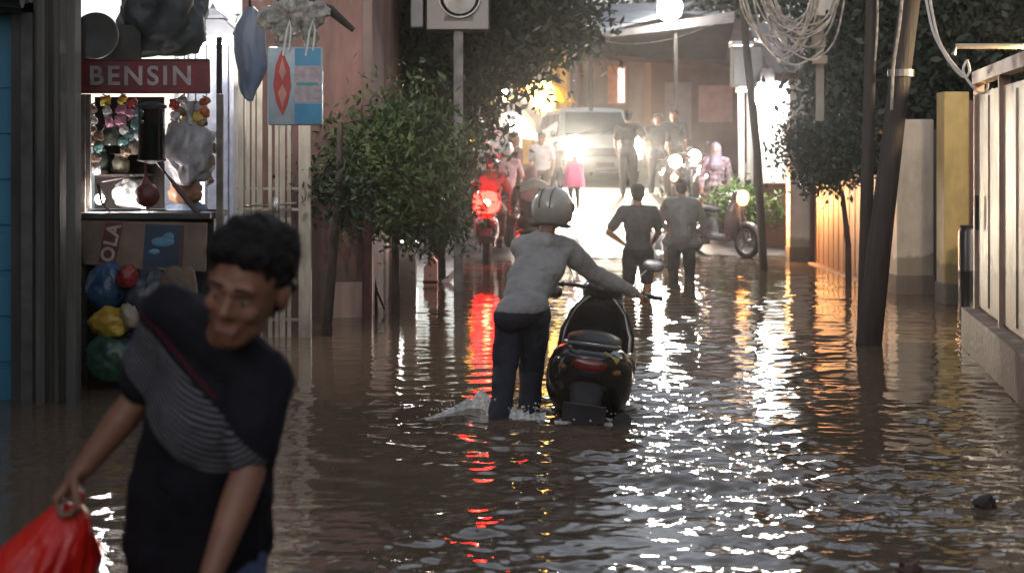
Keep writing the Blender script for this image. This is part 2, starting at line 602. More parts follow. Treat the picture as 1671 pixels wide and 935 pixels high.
fronds('palm_tree', 'palm with dark drooping fronds before the yellow lit wall', P(925, 60, 24), 13, .95, 5)

# dark trees on the right
make_tree('shade_tree', 'dark spreading tree behind the loops of cable', (5.3, 20, -.4),
          [(5.3, 20, -.45), (5.25, 20, .8), (5.3, 19.9, 2.0), (5.2, 19.8, 3.0)], .14,
          [blob(1400, 60, 19.5, 60, 80), blob(1480, 110, 19.5, 75, 85), blob(1560, 60, 19.5, 80, 75), blob(1640, 60, 19.5, 80, 90),
           blob(1370, 150, 19.3, 40, 45), blob(1480, -60, 19.5, 180, 90), blob(1330, -120, 19.3, 110, 70), blob(1440, 200, 19.4, 50, 40), blob(1540, 150, 20.5, 90, 60), blob(1420, 110, 20.6, 70, 80)],
          40000, .13, LM_c, 21, aspect=2.2)
make_tree('bushy_shrub', 'dark round bushy shrub leaning out beside the white gate column', (Xp(1362, 18.2), 18.2, -.4),
          [(Xp(1385, 18.2), 18.2, -.4), (Xp(1384, 18.2), 18.2, .5), (Xp(1375, 18.2), 18.2, 1.1), (Xp(1358, 18.2), 18.2, 1.5)], .045,
          [blob(1335, 225, 18.1, 40, 32), blob(1365, 262, 18.1, 42, 35), blob(1312, 245, 18.1, 28, 26), blob(1385, 225, 18.2, 28, 34), blob(1345, 280, 18.1, 30, 24)],
          6500, .075, LM_c, 22, aspect=2.2)
make_tree('low_hedge', 'low green hedge behind the thin dark utility pole', (Xp(1235, 25.5), 25.5, gz(4, 25.5)),
          [(Xp(1235, 25.5), 25.5, gz(4, 25.5)), (Xp(1235, 25.5), 25.5, gz(4, 25.5) + .25)], .04,
          [blob(1205, 335, 24.6, 26, 28, .4), blob(1240, 340, 24.6, 28, 28, .4), blob(1272, 343, 24.6, 20, 25, .4)],
          6500, .08, leaf_mat('leaf_grass_green', (.10, .17, .04), (.04, .08, .02)), 23, cat='hedge', limbs=False, shell=.2)
# trees closing the street far behind
for i, (px, h, Y, lab) in enumerate(((560, 8.5, 40, 'tall dark tree far behind the pink house'), (760, 9.5, 44, 'tall dark tree far behind the street tree'),
                                (1000, 10.0, 52, 'tall dark tree behind the pale far house'), (1200, 9.5, 50, 'tall dark tree behind the brown roof'),
                                (1420, 9.0, 42, 'tall dark tree far behind the wooden fence'), (1640, 9.0, 36, 'tall dark tree behind the cream metal gate'))):
    x = Xp(px, Y); g = ground_z(Y) - .2
    rg = random.Random(50 + i)
    bl = [((x + rg.uniform(-2.2, 2.2), Y + rg.uniform(-1.5, 1.5), g + h * rg.uniform(.45, .9)), (rg.uniform(1.3, 2.2), 1.5, rg.uniform(1.2, 1.9))) for _ in range(9)]
    make_tree('tall_tree', lab, (x, Y, g), [(x, Y, g), (x + .1, Y, g + h * .3), (x, Y, g + h * .6)], .22, bl, 9000, .26, LM_c, 60 + i, group='tall trees closing the street')
# ------------------------------------------------------------------ left side buildings
M_blue = mat('blue_painted_steel', (.055, .25, .40), (.04, .19, .31), 2.5, .5, .1, 30, grime=.15, stretch=(1, 1, .3))
M_darkframe = mat('dark_steel_frame', (.03, .035, .04), (.015, .018, .02), 8, .5, .2)
M_pink = mat('faded_pink_plaster', (.25, .135, .118), (.15, .08, .072), 2.2, .85, .45, 25, grime=.75, stretch=(1, 1, .4), tide=.8)
M_tarp = mat('dark_tarpaulin', (.03, .045, .05), (.015, .02, .022), 4, .5, .6, 9)
M_roofing = mat('corrugated_roof', (.09, .075, .07), (.05, .042, .04), 4, .7, .2, grime=.3)
M_beige = mat('beige_plaster', (.17, .155, .165), (.12, .11, .12), 2.5, .8, .25, 25, grime=.4)
M_brown = mat('brown_plaster', (.13, .075, .065), (.085, .05, .045), 2.5, .8, .3, 20, grime=.4)
M_yellowwall = mat('yellow_plaster', (.55, .38, .14), (.45, .3, .1), 3, .7, .2, 20, grime=.2)
M_glass = mat('dark_glass', (.02, .025, .03), (.015, .018, .02), 3, .06, spec=.35)

def lamp(name, label, loc, r, color, strength, cat='lamp', group=None, shade=None, power=None):
    t = thing(name, label, cat, loc, group=group)
    b = MB(); b.ell((0, 0, 0), (r, r, r * 1.15), sub=2)
    b.build('bulb', mat('bulb_%s_%d' % (name, strength), color, color, 1, .5, emit=color, estr=strength), t, smooth=True)
    b = MB(); b.lathe([(r * .5, r * .8), (r * .55, r * 1.6), (r * .4, r * 2.1)], n=12)
    b.build('socket', M_grey_metal, t, smooth=True)
    if shade:
        b = MB(); b.lathe([(r * 1.0, r * 1.6), (r * 2.4, r * .9), (r * 2.5, r * .8), (r * 1.1, r * 1.75)], n=16)
        b.build('shade', shade, t, smooth=True)
    if power:
        l = bpy.data.lights.new('lamp_light', 'POINT'); l.energy = power; l.color = color; l.shadow_soft_size = r * 1.3
        lo = bpy.data.objects.new('lamp_light', l); COL.objects.link(lo); lo.parent = t
    return t

# blue door house at the very left
Y = 9.6
t = thing('roadside_house', 'grey concrete house front with blue steel shutter at the left edge', 'house', (-3.6, Y, -.4))
def L3(x, y, z): return (x + 3.6, y - Y, z + .4)
b = MB()
b.bx(.33, .64, 0, .5, 0, 6.5); b.bx(-4, -.2, .25, 1.4, 3.1, 6.5); b.bx(-4, .3, .6, 1.4, 0, 3.1)
b.build('wall', mat('mouldy_concrete', (.075, .072, .066), (.03, .028, .026), 3, .8, .4, 30, grime=.6, stretch=(1, 1, .3)), t)
x0 = Xp(-160, Y) + 3.6; x1 = Xp(36, Y) + 3.6
b = MB(); b.bx(x0, x1, .1, .16, .0, 2.93)
for k in range(9): b.bx(x0, x1, .085, .101, .3 * k + .05, .3 * k + .29, .004)
b.build('door', M_blue, t)
b = MB()
b.bx(x1, x1 + .075, -.02, .2, 0, 3.0); b.bx(x0 - .1, x1 + .075, -.02, .2, 2.935, 3.1)
b.build('door_frame', mat('door_frame_paint', (.11, .12, .12), (.06, .06, .06), 6, .6, .2, grime=.5), t)
b = MB(); b.tube([(x0, -.3, 2.97), (x1 + .1, -.3, 2.985)], .05, 12); b.bx(x0, x1 + .05, -.28, .0, 2.99, 3.03)
b.build('awning', M_grey_metal, t, smooth=True)
xc0 = Xp(60, Y) + 3.6; xc1 = Xp(133, Y) + 3.6
b = MB(); b.bx(xc1 - .06, xc1, -.14, 0, 0, 3.3, .008); b.bx(xc0 + .02, xc0 + .08, -.09, -.001, 0, 3.3, .01)
b.tube([(xc0 + .14, -.04, 0), (xc0 + .14, -.04, 3.3)], .022, 8)
b.build('pillar', mat('streaked_concrete', (.15, .145, .13), (.05, .048, .043), 3, .8, .4, 30, grime=.6, stretch=(2, 2, .25)), t)

# ---- BENSIN fuel kiosk at Y = 10.5
Y = 10.5
S = Y / FPX
kx = Xp(240, Y)
def K(px, py, dy=0.0): return (Xp(px, Y) - kx, dy, W(px, py, Y).z + .36)
t = thing('fuel_kiosk', 'small dark fuel kiosk with a red BENSIN board above its glass gauge', 'kiosk', (kx, Y, -.36))
def KB(b, x0, y0, x1, y1, d0, d1, bevel=0.0):
    a = K(x0, y1, 0); c = K(x1, y0, 0)
    return b.bx(a[0], c[0], d0, d1, a[2], c[2], bevel)
b = MB(); KB(b, 126, 97, 342, 153, -.03, .03, .006)
sg = b.build('sign_board', mat('faded_red_board', (.19, .014, .022), (.13, .008, .014), 5, .5, .15, grime=.6), t)
cx, cz = K(236, 126)[0], K(236, 126)[2]
b = MB()
for (xa, ya, xb, yb) in ((126, 97, 342, 100), (126, 150, 342, 153)): KB(b, xa, ya, xb, yb, -.038, -.0301)
b.build('sign_trim', mat('sign_trim_red', (.09, .01, .012), None, 5, .5), t)
text_mesh('lettering', 'BENSIN', mat('faded_sign_letters', (.48, .42, .42), (.30, .25, .25), 9, .6, grime=.6), t, .19,
          Matrix.Translation((cx - .02, -.036, cz)) @ Matrix.Rotation(R(90), 4, 'X'), 1.22, .003, .004)
b = MB(); KB(b, 128, 154, 140, 700, -.02, .04); KB(b, 141, 154, 147, 340, 0, .03); KB(b, 352, 154, 362, 700, .02, .06)
b.build('post', mat('kiosk_post', (.16, .14, .12), (.07, .06, .05), 9, .7, .3, grime=.4), t)
b = MB(); KB(b, 128, 30, 137, 96, -.02, .04); KB(b, 352, 60, 360, 153, .02, .06)
b.build('upper_post', M_wood_dark, t)
b = MB(); KB(b, 118, 36, 215, 96, .25, .28); b.build('back_board', mat('grimy_board', (.07, .068, .06), (.03, .03, .028), 5, .8, .2), t)
# glass gauge with fuel
gx = K(253, 0)[0]
zt, zm, zb = K(0, 178)[2], K(0, 203)[2], K(0, 260)[2]
gm = bpy.data.materials.new('gauge_glass'); gm.use_nodes = True
gb = gm.node_tree.nodes['Principled BSDF']; gb.inputs['Transmission Weight'].default_value = 1; gb.inputs['Roughness'].default_value = .05; gb.inputs['IOR'].default_value = 1.04; gb.inputs['Specular IOR Level'].default_value = .5
b = MB(); b.lathe([(.093, zb - zt), (.093, 0), (.088, 0), (.088, zb - zt)], (gx, -.1, zt), n=28, cap=False); b.build('gauge_glass', gm, t, smooth=True)
b = MB(); b.lathe([(.001, zb - zm), (.083, zb - zm), (.083, 0), (.001, 0)], (gx, -.1, zm), n=28, cap=False)
b.build('fuel', mat('green_fuel', (.02, .15, .065), (.014, .10, .045), 3, .15), t, smooth=True)
b = MB(); b.lathe([(.001, 0), (.105, 0), (.105, .022), (.03, .05), (.001, .05)], (gx, -.1, zt), n=24, cap=False)
b.lathe([(.001, -.035), (.03, -.03), (.10, -.01), (.10, 0), (.001, 0)], (gx, -.1, zb), n=24, cap=False)
for k in range(4):
    a = R(45 + 90 * k); b.tube([(gx + .098 * math.cos(a), -.1 + .098 * math.sin(a), zb), (gx + .098 * math.cos(a), -.1 + .098 * math.sin(a), zt)], .006, 6)
b.build('gauge_cap', M_blackmatte, t, smooth=True)
b = MB(); p = K(247, 318, -.12)
b.ell(p, (.09, .08, .088)); b.cap((p[0] - .01, p[1], p[2] + .06), .05, (p[0] - .012, p[1], p[2] + .13), .012)
b.tube([(p[0] - .012, -.12, p[2] + .1), (p[0] - .012, -.12, zb - .03)], .011)
b.tube([(p[0], -.12, p[2] - .08), (p[0] + .02, -.12, K(0, 352)[2])], .016)
b.build('pump_bulb', mat('rusty_red_pump', (.13, .028, .018), (.075, .02, .014), 8, .5, .3), t, smooth=True)
b = MB(); b.tube([K(261, 262, -.1), K(290, 300, -.13), K(312, 326, -.13), K(336, 356, -.12)], [.02, .017, .02, .02])
b.tube([K(222, 285, -.1), K(205, 290, -.1), K(168, 296, -.02)], .008); b.tube([K(166, 300, -.1), K(172, 330, -.1), K(186, 345, -.1)], .01)
b.build('hose', mat('dark_red_hose', (.06, .022, .018), (.03, .014, .012), 12, .5), t, smooth=True)
# counter with printed carton
b = MB(); KB(b, 132, 346, 350, 357, -.16, .5, .01); KB(b, 124, 346, 344, 640, .1, .5)
b.build('counter', mat('dark_counter', (.045, .042, .04), (.02, .02, .02), 6, .5, .3), t)
b = MB()
b.prism([K(132, 358, -.18), K(345, 362, -.18), K(343, 440, -.18), K(250, 437, -.18), K(150, 428, -.18)], (0, .05, 0))
ct = b.build('carton', mat('worn_cardboard', (.22, .155, .11), (.14, .10, .075), 5, .85, .3, grime=.5), t)
b = MB(); b.prism([K(184, 361, -.184), K(212, 362, -.184), K(200, 428, -.184), K(172, 424, -.184)], (0, .003, 0))
b.build('red_strip', mat('printed_dark_red', (.16, .03, .025), (.10, .02, .018), 6, .7), ct)
lx = K(193, 394)
text_mesh('lettering', 'OLA', mat('printed_white', (.4, .37, .33), (.28, .25, .22), 14, .7), ct, .13,
          Matrix.Translation((lx[0], -.190, lx[2])) @ Matrix.Rotation(R(90), 4, 'X') @ Matrix.Rotation(R(77), 4, 'Z'), 1.1, .001, .004)
b = MB(); b.prism([K(248, 364, -.184), K(303, 366, -.184), K(301, 434, -.184), K(243, 431, -.184)], (0, .003, 0))
b.build('blue_panel', mat('printed_dark_blue', (.02, .045, .085), (.012, .02, .035), 4, .5), ct)
b = MB(); b.ell(K(276, 392, -.186), (.085, .004, .035), sub=2); b.ell(K(262, 408, -.186), (.04, .004, .02), sub=2); b.ell(K(285, 384, -.186), (.04, .004, .03), sub=2)
b.build('printed_mark', mat('printed_light_blue', (.10, .26, .38), (.06, .15, .24), 9, .5), ct, smooth=True)
b = MB(); b.prism([K(303, 366, -.184), K(310, 366, -.184), K(307, 436, -.184), K(301, 434, -.184)], (0, .003, 0)); b.build('brown_edge', mat('printed_brown', (.10, .05, .04), None, 6, .7), ct)

def lumpy(name, label, cat, c, rad, m, seed, group=None, amp=.22, tie=None, ridge=.6):
    """soft filled bag or bundle: lumpy closed body with a tied neck"""
    base = Vector((c[0], c[1], c[2] - rad[2]))
    t = thing(name, label, cat, base, group=group)
    b = MB(); b.ell((0, 0, rad[2]), rad, sub=4)
    for v in b.bm.verts:
        n = v.co - Vector((0, 0, rad[2]))
        q = Vector((v.co.x / rad[0], v.co.y / rad[1], v.co.z / rad[2]))
        q = Vector((v.co.x / rad[0], v.co.y / rad[1], v.co.z / rad[2]))
        k = 1 + amp * noise.noise(q * 1.3 + Vector((seed * 7.1, 0, 0))) + amp * .45 * noise.noise(q * 3.7 + Vector((seed, 3, 0))) - amp * ridge * .55 * abs(noise.noise(Vector((q.x * 5 + q.z, q.y * 5, q.z * 1.6)) + Vector((0, seed, 0)))) - amp * ridge * .25 * abs(noise.noise(q * 9))
        v.co = Vector((0, 0, rad[2])) + n * k
        if v.co.z < rad[2] * .15: v.co.z = rad[2] * .15 + (v.co.z - rad[2] * .15) * .25
    b.build('bag_body', m, t, smooth=True, angle=70)
    if tie:
        b = MB()
        b.lathe([(rad[0] * .25, -.01), (rad[0] * .14, rad[2] * .25), (rad[0] * .28, rad[2] * .5), (rad[0] * .34, rad[2] * .62)], (0, 0, rad[2] * 1.9), n=14)
        for v in b.bm.verts: v.co += Vector((noise.noise(v.co * 30 + Vector((seed, 0, 0))), noise.noise(v.co * 30 + Vector((0, seed, 0))), 0)) * rad[0] * .12
        b.build('tied_neck', m, t, smooth=True, angle=70)
    return t
M_blue_bag = mat('dark_blue_plastic', (.03, .10, .19), (.015, .045, .10), 6, .3, .6, 14)
M_green_bag = mat('dark_green_plastic', (.035, .09, .06), (.02, .05, .035), 6, .3, .6, 14)
M_yellow_bag = mat('yellow_plastic', (.50, .36, .05), (.36, .2, .03), 4, .35, .6, 14)
M_grey_bag = mat('dark_grey_plastic', (.05, .055, .075), (.025, .03, .04), 6, .3, .6, 14)
lumpy('plastic_sack', 'blue plastic sack directly under the printed carton', 'sack', P(176, 468, 10.25), (.15, .13, .19), M_blue_bag, 1, 'sacks piled under the kiosk counter')
lumpy('plastic_sack', 'yellow plastic bundle in the pile below the kiosk counter', 'sack', P(180, 527, 10.15), (.15, .12, .11), M_yellow_bag, 2, 'sacks piled under the kiosk counter')
lumpy('plastic_sack', 'dark green plastic sack lowest in the pile at the waterline', 'sack', P(186, 585, 10.12), (.20, .15, .17), M_green_bag, 3, 'sacks piled under the kiosk counter')
lumpy('plastic_sack', 'dark grey plastic sack between the carton and the walking man', 'sack', P(245, 492, 10.2), (.18, .14, .25), M_grey_bag, 4, 'sacks piled under the kiosk counter')
lumpy('plastic_sack', 'small navy plastic sack low beside the yellow bundle', 'sack', P(232, 560, 10.2), (.12, .12, .13), mat('navy_plastic', (.02, .03, .09), (.01, .015, .04), 6, .3, .6, 14), 5, 'sacks piled under the kiosk counter')

for lab_, px_, py_, rx_, m_, sd_ in (('small red sack wedged between the blue sack and the grey sack', 208, 452, .08, mat('red_plastic', (.22, .02, .02), None, 6, .3, .5, 14), 21),
        ('small cream sack right of the yellow bundle', 214, 515, .085, mat('cream_plastic', (.32, .28, .2), None, 6, .4, .5, 14), 22),
        ('brown paper sack at the back of the pile under the counter', 290, 470, .14, mat('brown_paper', (.14, .09, .06), None, 6, .8, .5, 14), 23),
        ('teal sack behind the walking man at the waterline', 262, 585, .15, mat('teal_plastic', (.03, .12, .13), None, 6, .35, .5, 14), 24)):
    lumpy('plastic_sack', lab_, 'sack', P(px_, py_, 10.12), (rx_, .1, rx_ * 1.1), m_, sd_, 'sacks piled under the kiosk counter', ridge=1.0)
# goods hanging / standing in the kiosk
def sachet_strip(label, px, py, Y, cols, seed, w=15, h=17):
    o = W(px, py, Y)
    t = thing('sachet_strip', label, 'sachets', o, group='strips of sachets hung in the kiosk')
    rg = random.Random(seed)
    s = Y / FPX
    z = 0; x = 0
    for k, c in enumerate(cols):
        b = MB()
        hw, hh = w * s / 2, h * s / 2
        x = rg.uniform(-.02, .02); tw = rg.uniform(-.6, .6)
        M3 = Matrix.Rotation(rg.uniform(-.5, .5), 3, 'Z') @ Matrix.Rotation(tw, 3, 'Y')
        b.ell((x, 0, z - hh), (hw * rg.uniform(.8, 1.15), .02, hh * rg.uniform(.8, 1.1)), M3, 3)
        for v in b.bm.verts:
            q = v.co - Vector((x, 0, z - hh)); v.co += q * (.45 * noise.noise(v.co * 45 + Vector((k * 3.3, seed, 0))) + .25 * (abs(q.x) > hw * .6))
        b.box((x, 0, z - .002), (hw * 1.3, .004, hh * .3), M3); b.box((x, 0, z - 2 * hh + .002), (hw * 1.3, .004, hh * .3), M3)
        b.build('sachet', mat('sachet_%s' % c, *{'yellow': ((.62, .48, .06), (.4, .3, .05)), 'pink': ((.42, .2, .27), (.3, .13, .18)), 'orange': ((.5, .16, .06), (.35, .1, .04)),
                'silver': ((.5, .5, .5), (.3, .3, .3)), 'teal': ((.12, .24, .22), (.06, .12, .12)), 'brown': ((.2, .13, .09), (.12, .08, .05)), 'red': ((.36, .04, .04), (.2, .02, .02))}[c], 20, .3, .3, 40), t, smooth=True)
        z -= hh * 2.05
    return t
for lab, px, py, cols, sd in (('strip of yellow sachets hanging below the letter B', 175, 156, ('yellow', 'silver', 'pink'), 1),
                              ('short strip topped by a yellow sachet below the letter E', 196, 154, ('yellow', 'pink', 'pink'), 2),
                              ('strip ending in a teal sachet just left of the glass gauge', 217, 160, ('red', 'pink', 'teal', 'teal'), 3),
                              ('strip of silver and orange sachets right of the gauge', 300, 156, ('silver', 'brown', 'yellow'), 4),
                              ('strip with a bright yellow sachet near the kiosk corner', 318, 166, ('silver', 'yellow', 'yellow'), 5),
                              ('strip of orange sachets at the right end of the red board', 332, 158, ('orange', 'orange', 'brown'), 6),
                              ('strip of silver and teal sachets in the gap between the jars and the gauge', 205, 205, ('silver', 'teal', 'brown'), 8),
                              ('strip of dark brown sachets hanging furthest left behind the jars', 160, 215, ('brown', 'teal', 'brown', 'silver'), 9),
                              ('long strip of red and silver sachets just right of the glass gauge', 284, 162, ('red', 'silver', 'pink', 'silver', 'brown'), 10),
                              ('strip of silver sachets at the far right of the kiosk window', 344, 215, ('silver', 'brown', 'yellow', 'silver', 'brown'), 11),
                              ('strip with two teal sachets hanging left of the gauge cap', 226, 178, ('teal', 'teal', 'silver'), 12),
                              ('dull brown strip hanging beside the left kiosk post', 152, 170, ('brown', 'silver', 'brown', 'brown'), 7)):
    sachet_strip(lab, px, py, 10.62, cols, sd)
def jar(label, px, py, r, c, c2, sd):
    Yj = 10.75
    o = W(px, py, Yj)
    t = thing('glass_jar', label, 'jar', (o.x, o.y, o.z - r), group='round jars on the kiosk shelf')
    b = MB(); b.lathe([(.001, 0), (r * .8, .0), (r, r * .35), (r, r * 1.3), (r * .7, r * 1.75), (r * .62, r * 1.9), (.001, r * 1.9)], n=20, cap=False)
    b.build('glass', mat('jar_%d' % sd, c, c2, 15, .2, .1), t, smooth=True)
    b = MB(); b.lathe([(.001, 0), (r * .66, 0), (r * .66, r * .25), (.001, r * .28)], (0, 0, r * 1.9), n=20, cap=False); b.build('lid', mat('jar_lid', (.16, .13, .11), None, 6, .4), t, smooth=True)
jar('pale olive jar lowest on the kiosk shelf by the white sack', 197, 268, .065, (.26, .24, .17), (.07, .07, .06), 1)
jar('brown jar with pale sweets close to the gauge on the upper shelf', 216, 238, .065, (.24, .2, .15), (.1, .08, .06), 2)
jar('dark green jar beside the left kiosk post', 163, 262, .07, (.04, .055, .045), (.02, .03, .025), 3)
jar('dark jar on the upper shelf under the pink sachets', 180, 222, .07, (.07, .075, .06), (.03, .035, .03), 4)
b = MB(); KB(b, 146, 285, 226, 289, .15, .5); KB(b, 146, 250, 226, 253, .3, .5); KB(b, 122, 154, 240, 345, .5, .53)
sh = b.build('shelf', M_wood_dark, t)
M_clear = mat('cloudy_plastic', (.42, .40, .41), (.26, .25, .26), 5, .3, .7, 12, trans=.35)
lumpy('plastic_bag', 'cloudy white plastic bag bulging right of the green gauge', 'bag', P(308, 252, 10.6), (.175, .12, .25), M_clear, 8, tie=True, amp=.34, ridge=.55)
lumpy('white_sack', 'small white sack with a pink lower half on the kiosk counter', 'sack', P(214, 316, 10.7), (.13, .1, .115), mat('white_sack_cloth', (.55, .52, .52), (.2, .22, .2), 5, .5, .5, 12), 9, amp=.3)
lumpy('orange_bundle', 'dull orange bundle behind the diagonal hose', 'bundle', P(302, 312, 10.75), (.13, .1, .1), mat('dull_orange_cloth', (.30, .15, .08), (.2, .1, .06), 5, .6, .5), 10)
lumpy('blue_cloth_bundle', 'pale blue bundle low behind the diagonal hose', 'bundle', P(305, 343, 10.85), (.17, .1, .07), mat('pale_blue_cloth', (.14, .19, .26), (.1, .13, .18), 5, .6, .5), 11)
lamp('kiosk_bulb', 'small white bulb glowing at the lower left of the kiosk window', P(163, 325, 10.5), .034, (1, .9, .86), 12, power=9)
lamp('kiosk_bulb', 'small white bulb glowing just left of the red pump bulb', P(234, 334, 10.62), .026, (1, .9, .88), 12, power=5)
lumpy('hanging_tarpaulin', 'dark green tarpaulin gathered above the BENSIN board', 'tarpaulin', P(265, 22, 10.9), (.34, .22, .36), M_tarp, 12, amp=.42, ridge=.3)
t = thing('round_tray', 'dim round grey tray hung above the left end of the red board', 'tray', P(157, 60, 10.6))
b = MB(); b.lathe([(.001, 0), (.13, .0), (.16, .012), (.165, .03), (.155, .03), (.125, .012), (.001, .012)], axis=Vector((0, -1, .1)), n=32, cap=False)
b.build('dish', mat('dull_grey_enamel', (.11, .11, .10), (.07, .07, .065), 5, .4, .1), t, smooth=True)
b = MB(); b.lathe([(.165, .02), (.172, .026), (.165, .034)], axis=Vector((0, -1, .1)), n=32, cap=False); b.build('rim', M_grey_metal, t, smooth=True)

# ---- lit food cart behind the kiosk
Y = 13.6
cx = Xp(347, Y); z_of = lambda py: W(0, py, Y).z
t = thing('food_cart', 'white food cart with a lit pointed canopy and thin bars behind the kiosk', 'food cart', (cx, Y, -.36))
zo = .36
b = MB()
h1, h2, h3 = z_of(62) + zo, z_of(34) + zo, z_of(20) + zo
def sq(r, z): return [(-r, -r, z), (r, -r, z), (r, r, z), (-r, r, z)]
b.rings([[Vector(p) for p in sq(.30, h1)], [Vector(p) for p in sq(.12, h2)]])
b.rings([[Vector(p) for p in sq(.13, h2 + .01)], [Vector(p) for p in sq(.11, h2 + .04)], [Vector(p) for p in sq(.02, h3 + .03)]])
b.build('canopy', mat('white_canopy_sheet', (.55, .55, .6), (.42, .42, .48), 4, .5), t)
b = MB(); b.tube([(0, 0, h3), (0, 0, h3 + .03), (0, 0, h3 + .08)], [.012, .03, .004]); b.build('finial', M_chrome, t, smooth=True)
b = MB(); b.bx(-.31, .31, -.31, .31, h1 - .035, h1 - .002, .006); b.build('canopy_rim', M_white_plastic, t)
for sx in (-1, 1):
    for sy in (-1, 1):
        b = MB(); b.bx(sx * .27 - .02, sx * .27 + .02, sy * .27 - .02, sy * .27 + .02, 0, h1 - .036); b.build('post', M_white_plastic, t)
for k in range(5):
    b = MB(); b.tube([(-.2 + .1 * k, -.27, 1.2), (-.2 + .1 * k, -.27, h1 - .036)], .007, 6); b.build('bar', M_chrome, t)
b = MB(); b.bx(-.26, .26, -.24, .24, .3, 1.15, .01); b.build('cabinet', mat('cart_cabinet', (.4, .42, .48), None, 4, .4), t)
b = MB(); b.bx(-.24, .24, .1, .16, 1.25, h1 - .08); b.build('back_panel', mat('cart_back', (.5, .5, .54), (.35, .35, .4), 9, .5), t)
b = MB(); b.tube([(-.2, -.1, h1 - .06), (.2, -.1, h1 - .06)], .018, 10)
b.build('tube_lamp', mat('tube_glow', (.85, .9, 1), None, 1, .5, emit=(.85, .88, 1), estr=22), t)
b = MB(); b.tube([(-.30, -.325, h1 - .018), (.30, -.325, h1 - .018)], .012, 10)
b.build('glowing_rim', mat('rim_glow', (.85, .9, 1), None, 1, .5, emit=(.88, .9, 1), estr=4), t)  # emission along the canopy rim makes its lower edge bright
b = MB(); b.bx(-.062, -.02, -.30, -.285, 1.2, 2.35); b.build('lit_post_strip', mat('strip_glow', (.85, .9, 1), None, 1, .5, emit=(.82, .84, 1), estr=1.3), t)  # glowing strip stands in for the cart's lit corner post

# bright wall patch behind kiosk tray (pale bare sky gap is real sky)
# ---- sliding gate of pale bars
Y = 13.0
t = thing('bar_gate', 'tall gate of pale vertical bars with a bolt left of the pink wall', 'gate', (Xp(450, Y), Y, -.4))
def G(px, py, dy=0.0): return (Xp(px, Y) - Xp(450, Y), dy, W(px, py, Y).z + .4)
M_bar = mat('pale_gate_paint', (.50, .46, .40), (.3, .26, .22), 7, .5, .2, grime=.5, stretch=(1, 1, .4))
for k, px in enumerate((393, 405, 414, 424, 441, 452, 461, 472)):
    b = MB(); w = .016 if k % 3 else .024
    b.bx(G(px, 0)[0] - w, G(px, 0)[0] + w, -.012, .012, .1, G(0, 92)[2]); b.build('bar', M_bar, t)
b = MB(); b.bx(G(488, 0)[0], G(508, 0)[0], -.04, .04, 0, G(0, 150)[2], .006); b.build('post', M_bar, t)
for py in (96, 306, 340, 520): b = MB(); b.bx(G(386, 0)[0], G(488, 0)[0], .0125, .04, G(0, py + 4)[2], G(0, py)[2]); b.build('rail', M_bar, t)
b = MB(); b.tube([G(400, 336, -.04), G(485, 332, -.04)], .014); b.bx(G(446, 0)[0], G(456, 0)[0], -.06, -.013, G(0, 345)[2], G(0, 322)[2], .004)
b.build('bolt', M_chrome, t, smooth=True)
# pink house
Y = 14.6
t = thing('pink_house', 'faded pink plaster house wall with a corner drain pipe', 'house', (Xp(500, Y), Y, -.4))
def H(px): return Xp(px, Y) - Xp(500, Y)
b = MB(); b.bx(H(395), H(606), 0, 4.2, 0, 6.6); b.build('wall', M_pink, t)
b = MB(); b.tube([(H(600), -.05, 0), (H(600), -.05, 6.4)], .05, 10); b.build('drain_pipe', mat('brown_pipe', (.12, .055, .045), (.07, .035, .03), 6, .5, .2), t, smooth=True)
b = MB(); b.bx(H(380), H(618), -.25, 4.5, 6.6, 6.75); b.build('roof', M_roofing, t)
b = MB(); b.bx(H(538), H(598), -.03, -.001, .2, .75); b.build('plinth', mat('washed_pink', (.42, .30, .26), (.3, .2, .17), 8, .8, .2, stretch=(1, 1, .2)), t)
# white-grey bag, bundle and hanging packet
t = thing('hanging_bag', 'blue grey plastic bag hanging from the eave beside the bar gate', 'bag', P(408, 20, 11.8))
b = MB()
s = 11.8 / FPX
secs = [(8, 6), (.0, 12), (-10, 17), (-22, 22), (-35, 25), (-50, 26), (-65, 26), (-80, 25), (-95, 23), (-108, 20), (-120, 17), (-132, 12), (-140, 8), (-146, 4)]
rings = []
for k, (dz, hw) in enumerate(secs):
    ring = []
    for a in range(44):
        th = 2 * math.pi * a / 44
        rr = 1 + .3 * noise.noise(Vector((math.cos(th) * 2.2, math.sin(th) * 2.2, dz * .025))) - .22 * abs(noise.noise(Vector((math.cos(th) * 5, math.sin(th) * 5, dz * .03))))
        ring.append(Vector((math.cos(th) * hw * s * rr + .01 * math.sin(k), math.sin(th) * hw * s * .55 * rr, dz * s)))
    rings.append(ring)
b.rings(rings)
b.build('bag_body', mat('blue_grey_plastic', (.20, .25, .32), (.09, .13, .22), 2.2, .35, .6, 9, trans=.15), t, smooth=True, angle=70)
b = MB(); b.tube([(0, 0, .0), (0, 0, .25)], .012); b.build('tie', M_blackmatte, t)
t = thing('plastic_bundle', 'crumpled bundle of clear plastic wrap knotted at the eave', 'plastic bundle', P(478, 35, 11.4))
b = MB(); rg = random.Random(4)
for (x, z, rx, rz) in ((-.17, .02, .10, .08), (-.04, -.04, .11, .10), (.10, .03, .13, .09), (.20, .07, .08, .07), (.02, .10, .16, .07), (-.06, -.13, .05, .08), (.12, -.10, .05, .10)):
    m0 = len(b.bm.verts); b.ell((x, rg.uniform(-.03, .03), z), (rx, .08, rz), sub=4)
for v in b.bm.verts:
    q = v.co * 16
    v.co += Vector((noise.noise(q), noise.noise(q + Vector((9, 0, 0))), noise.noise(q + Vector((0, 9, 0))))) * .045 + v.co.normalized() * .03 * abs(noise.noise(v.co * 38))
b.build('wrap', mat('crumpled_wrap', (.46, .44, .39), (.16, .17, .14), 12, .25, .9, 30, trans=.15), t)
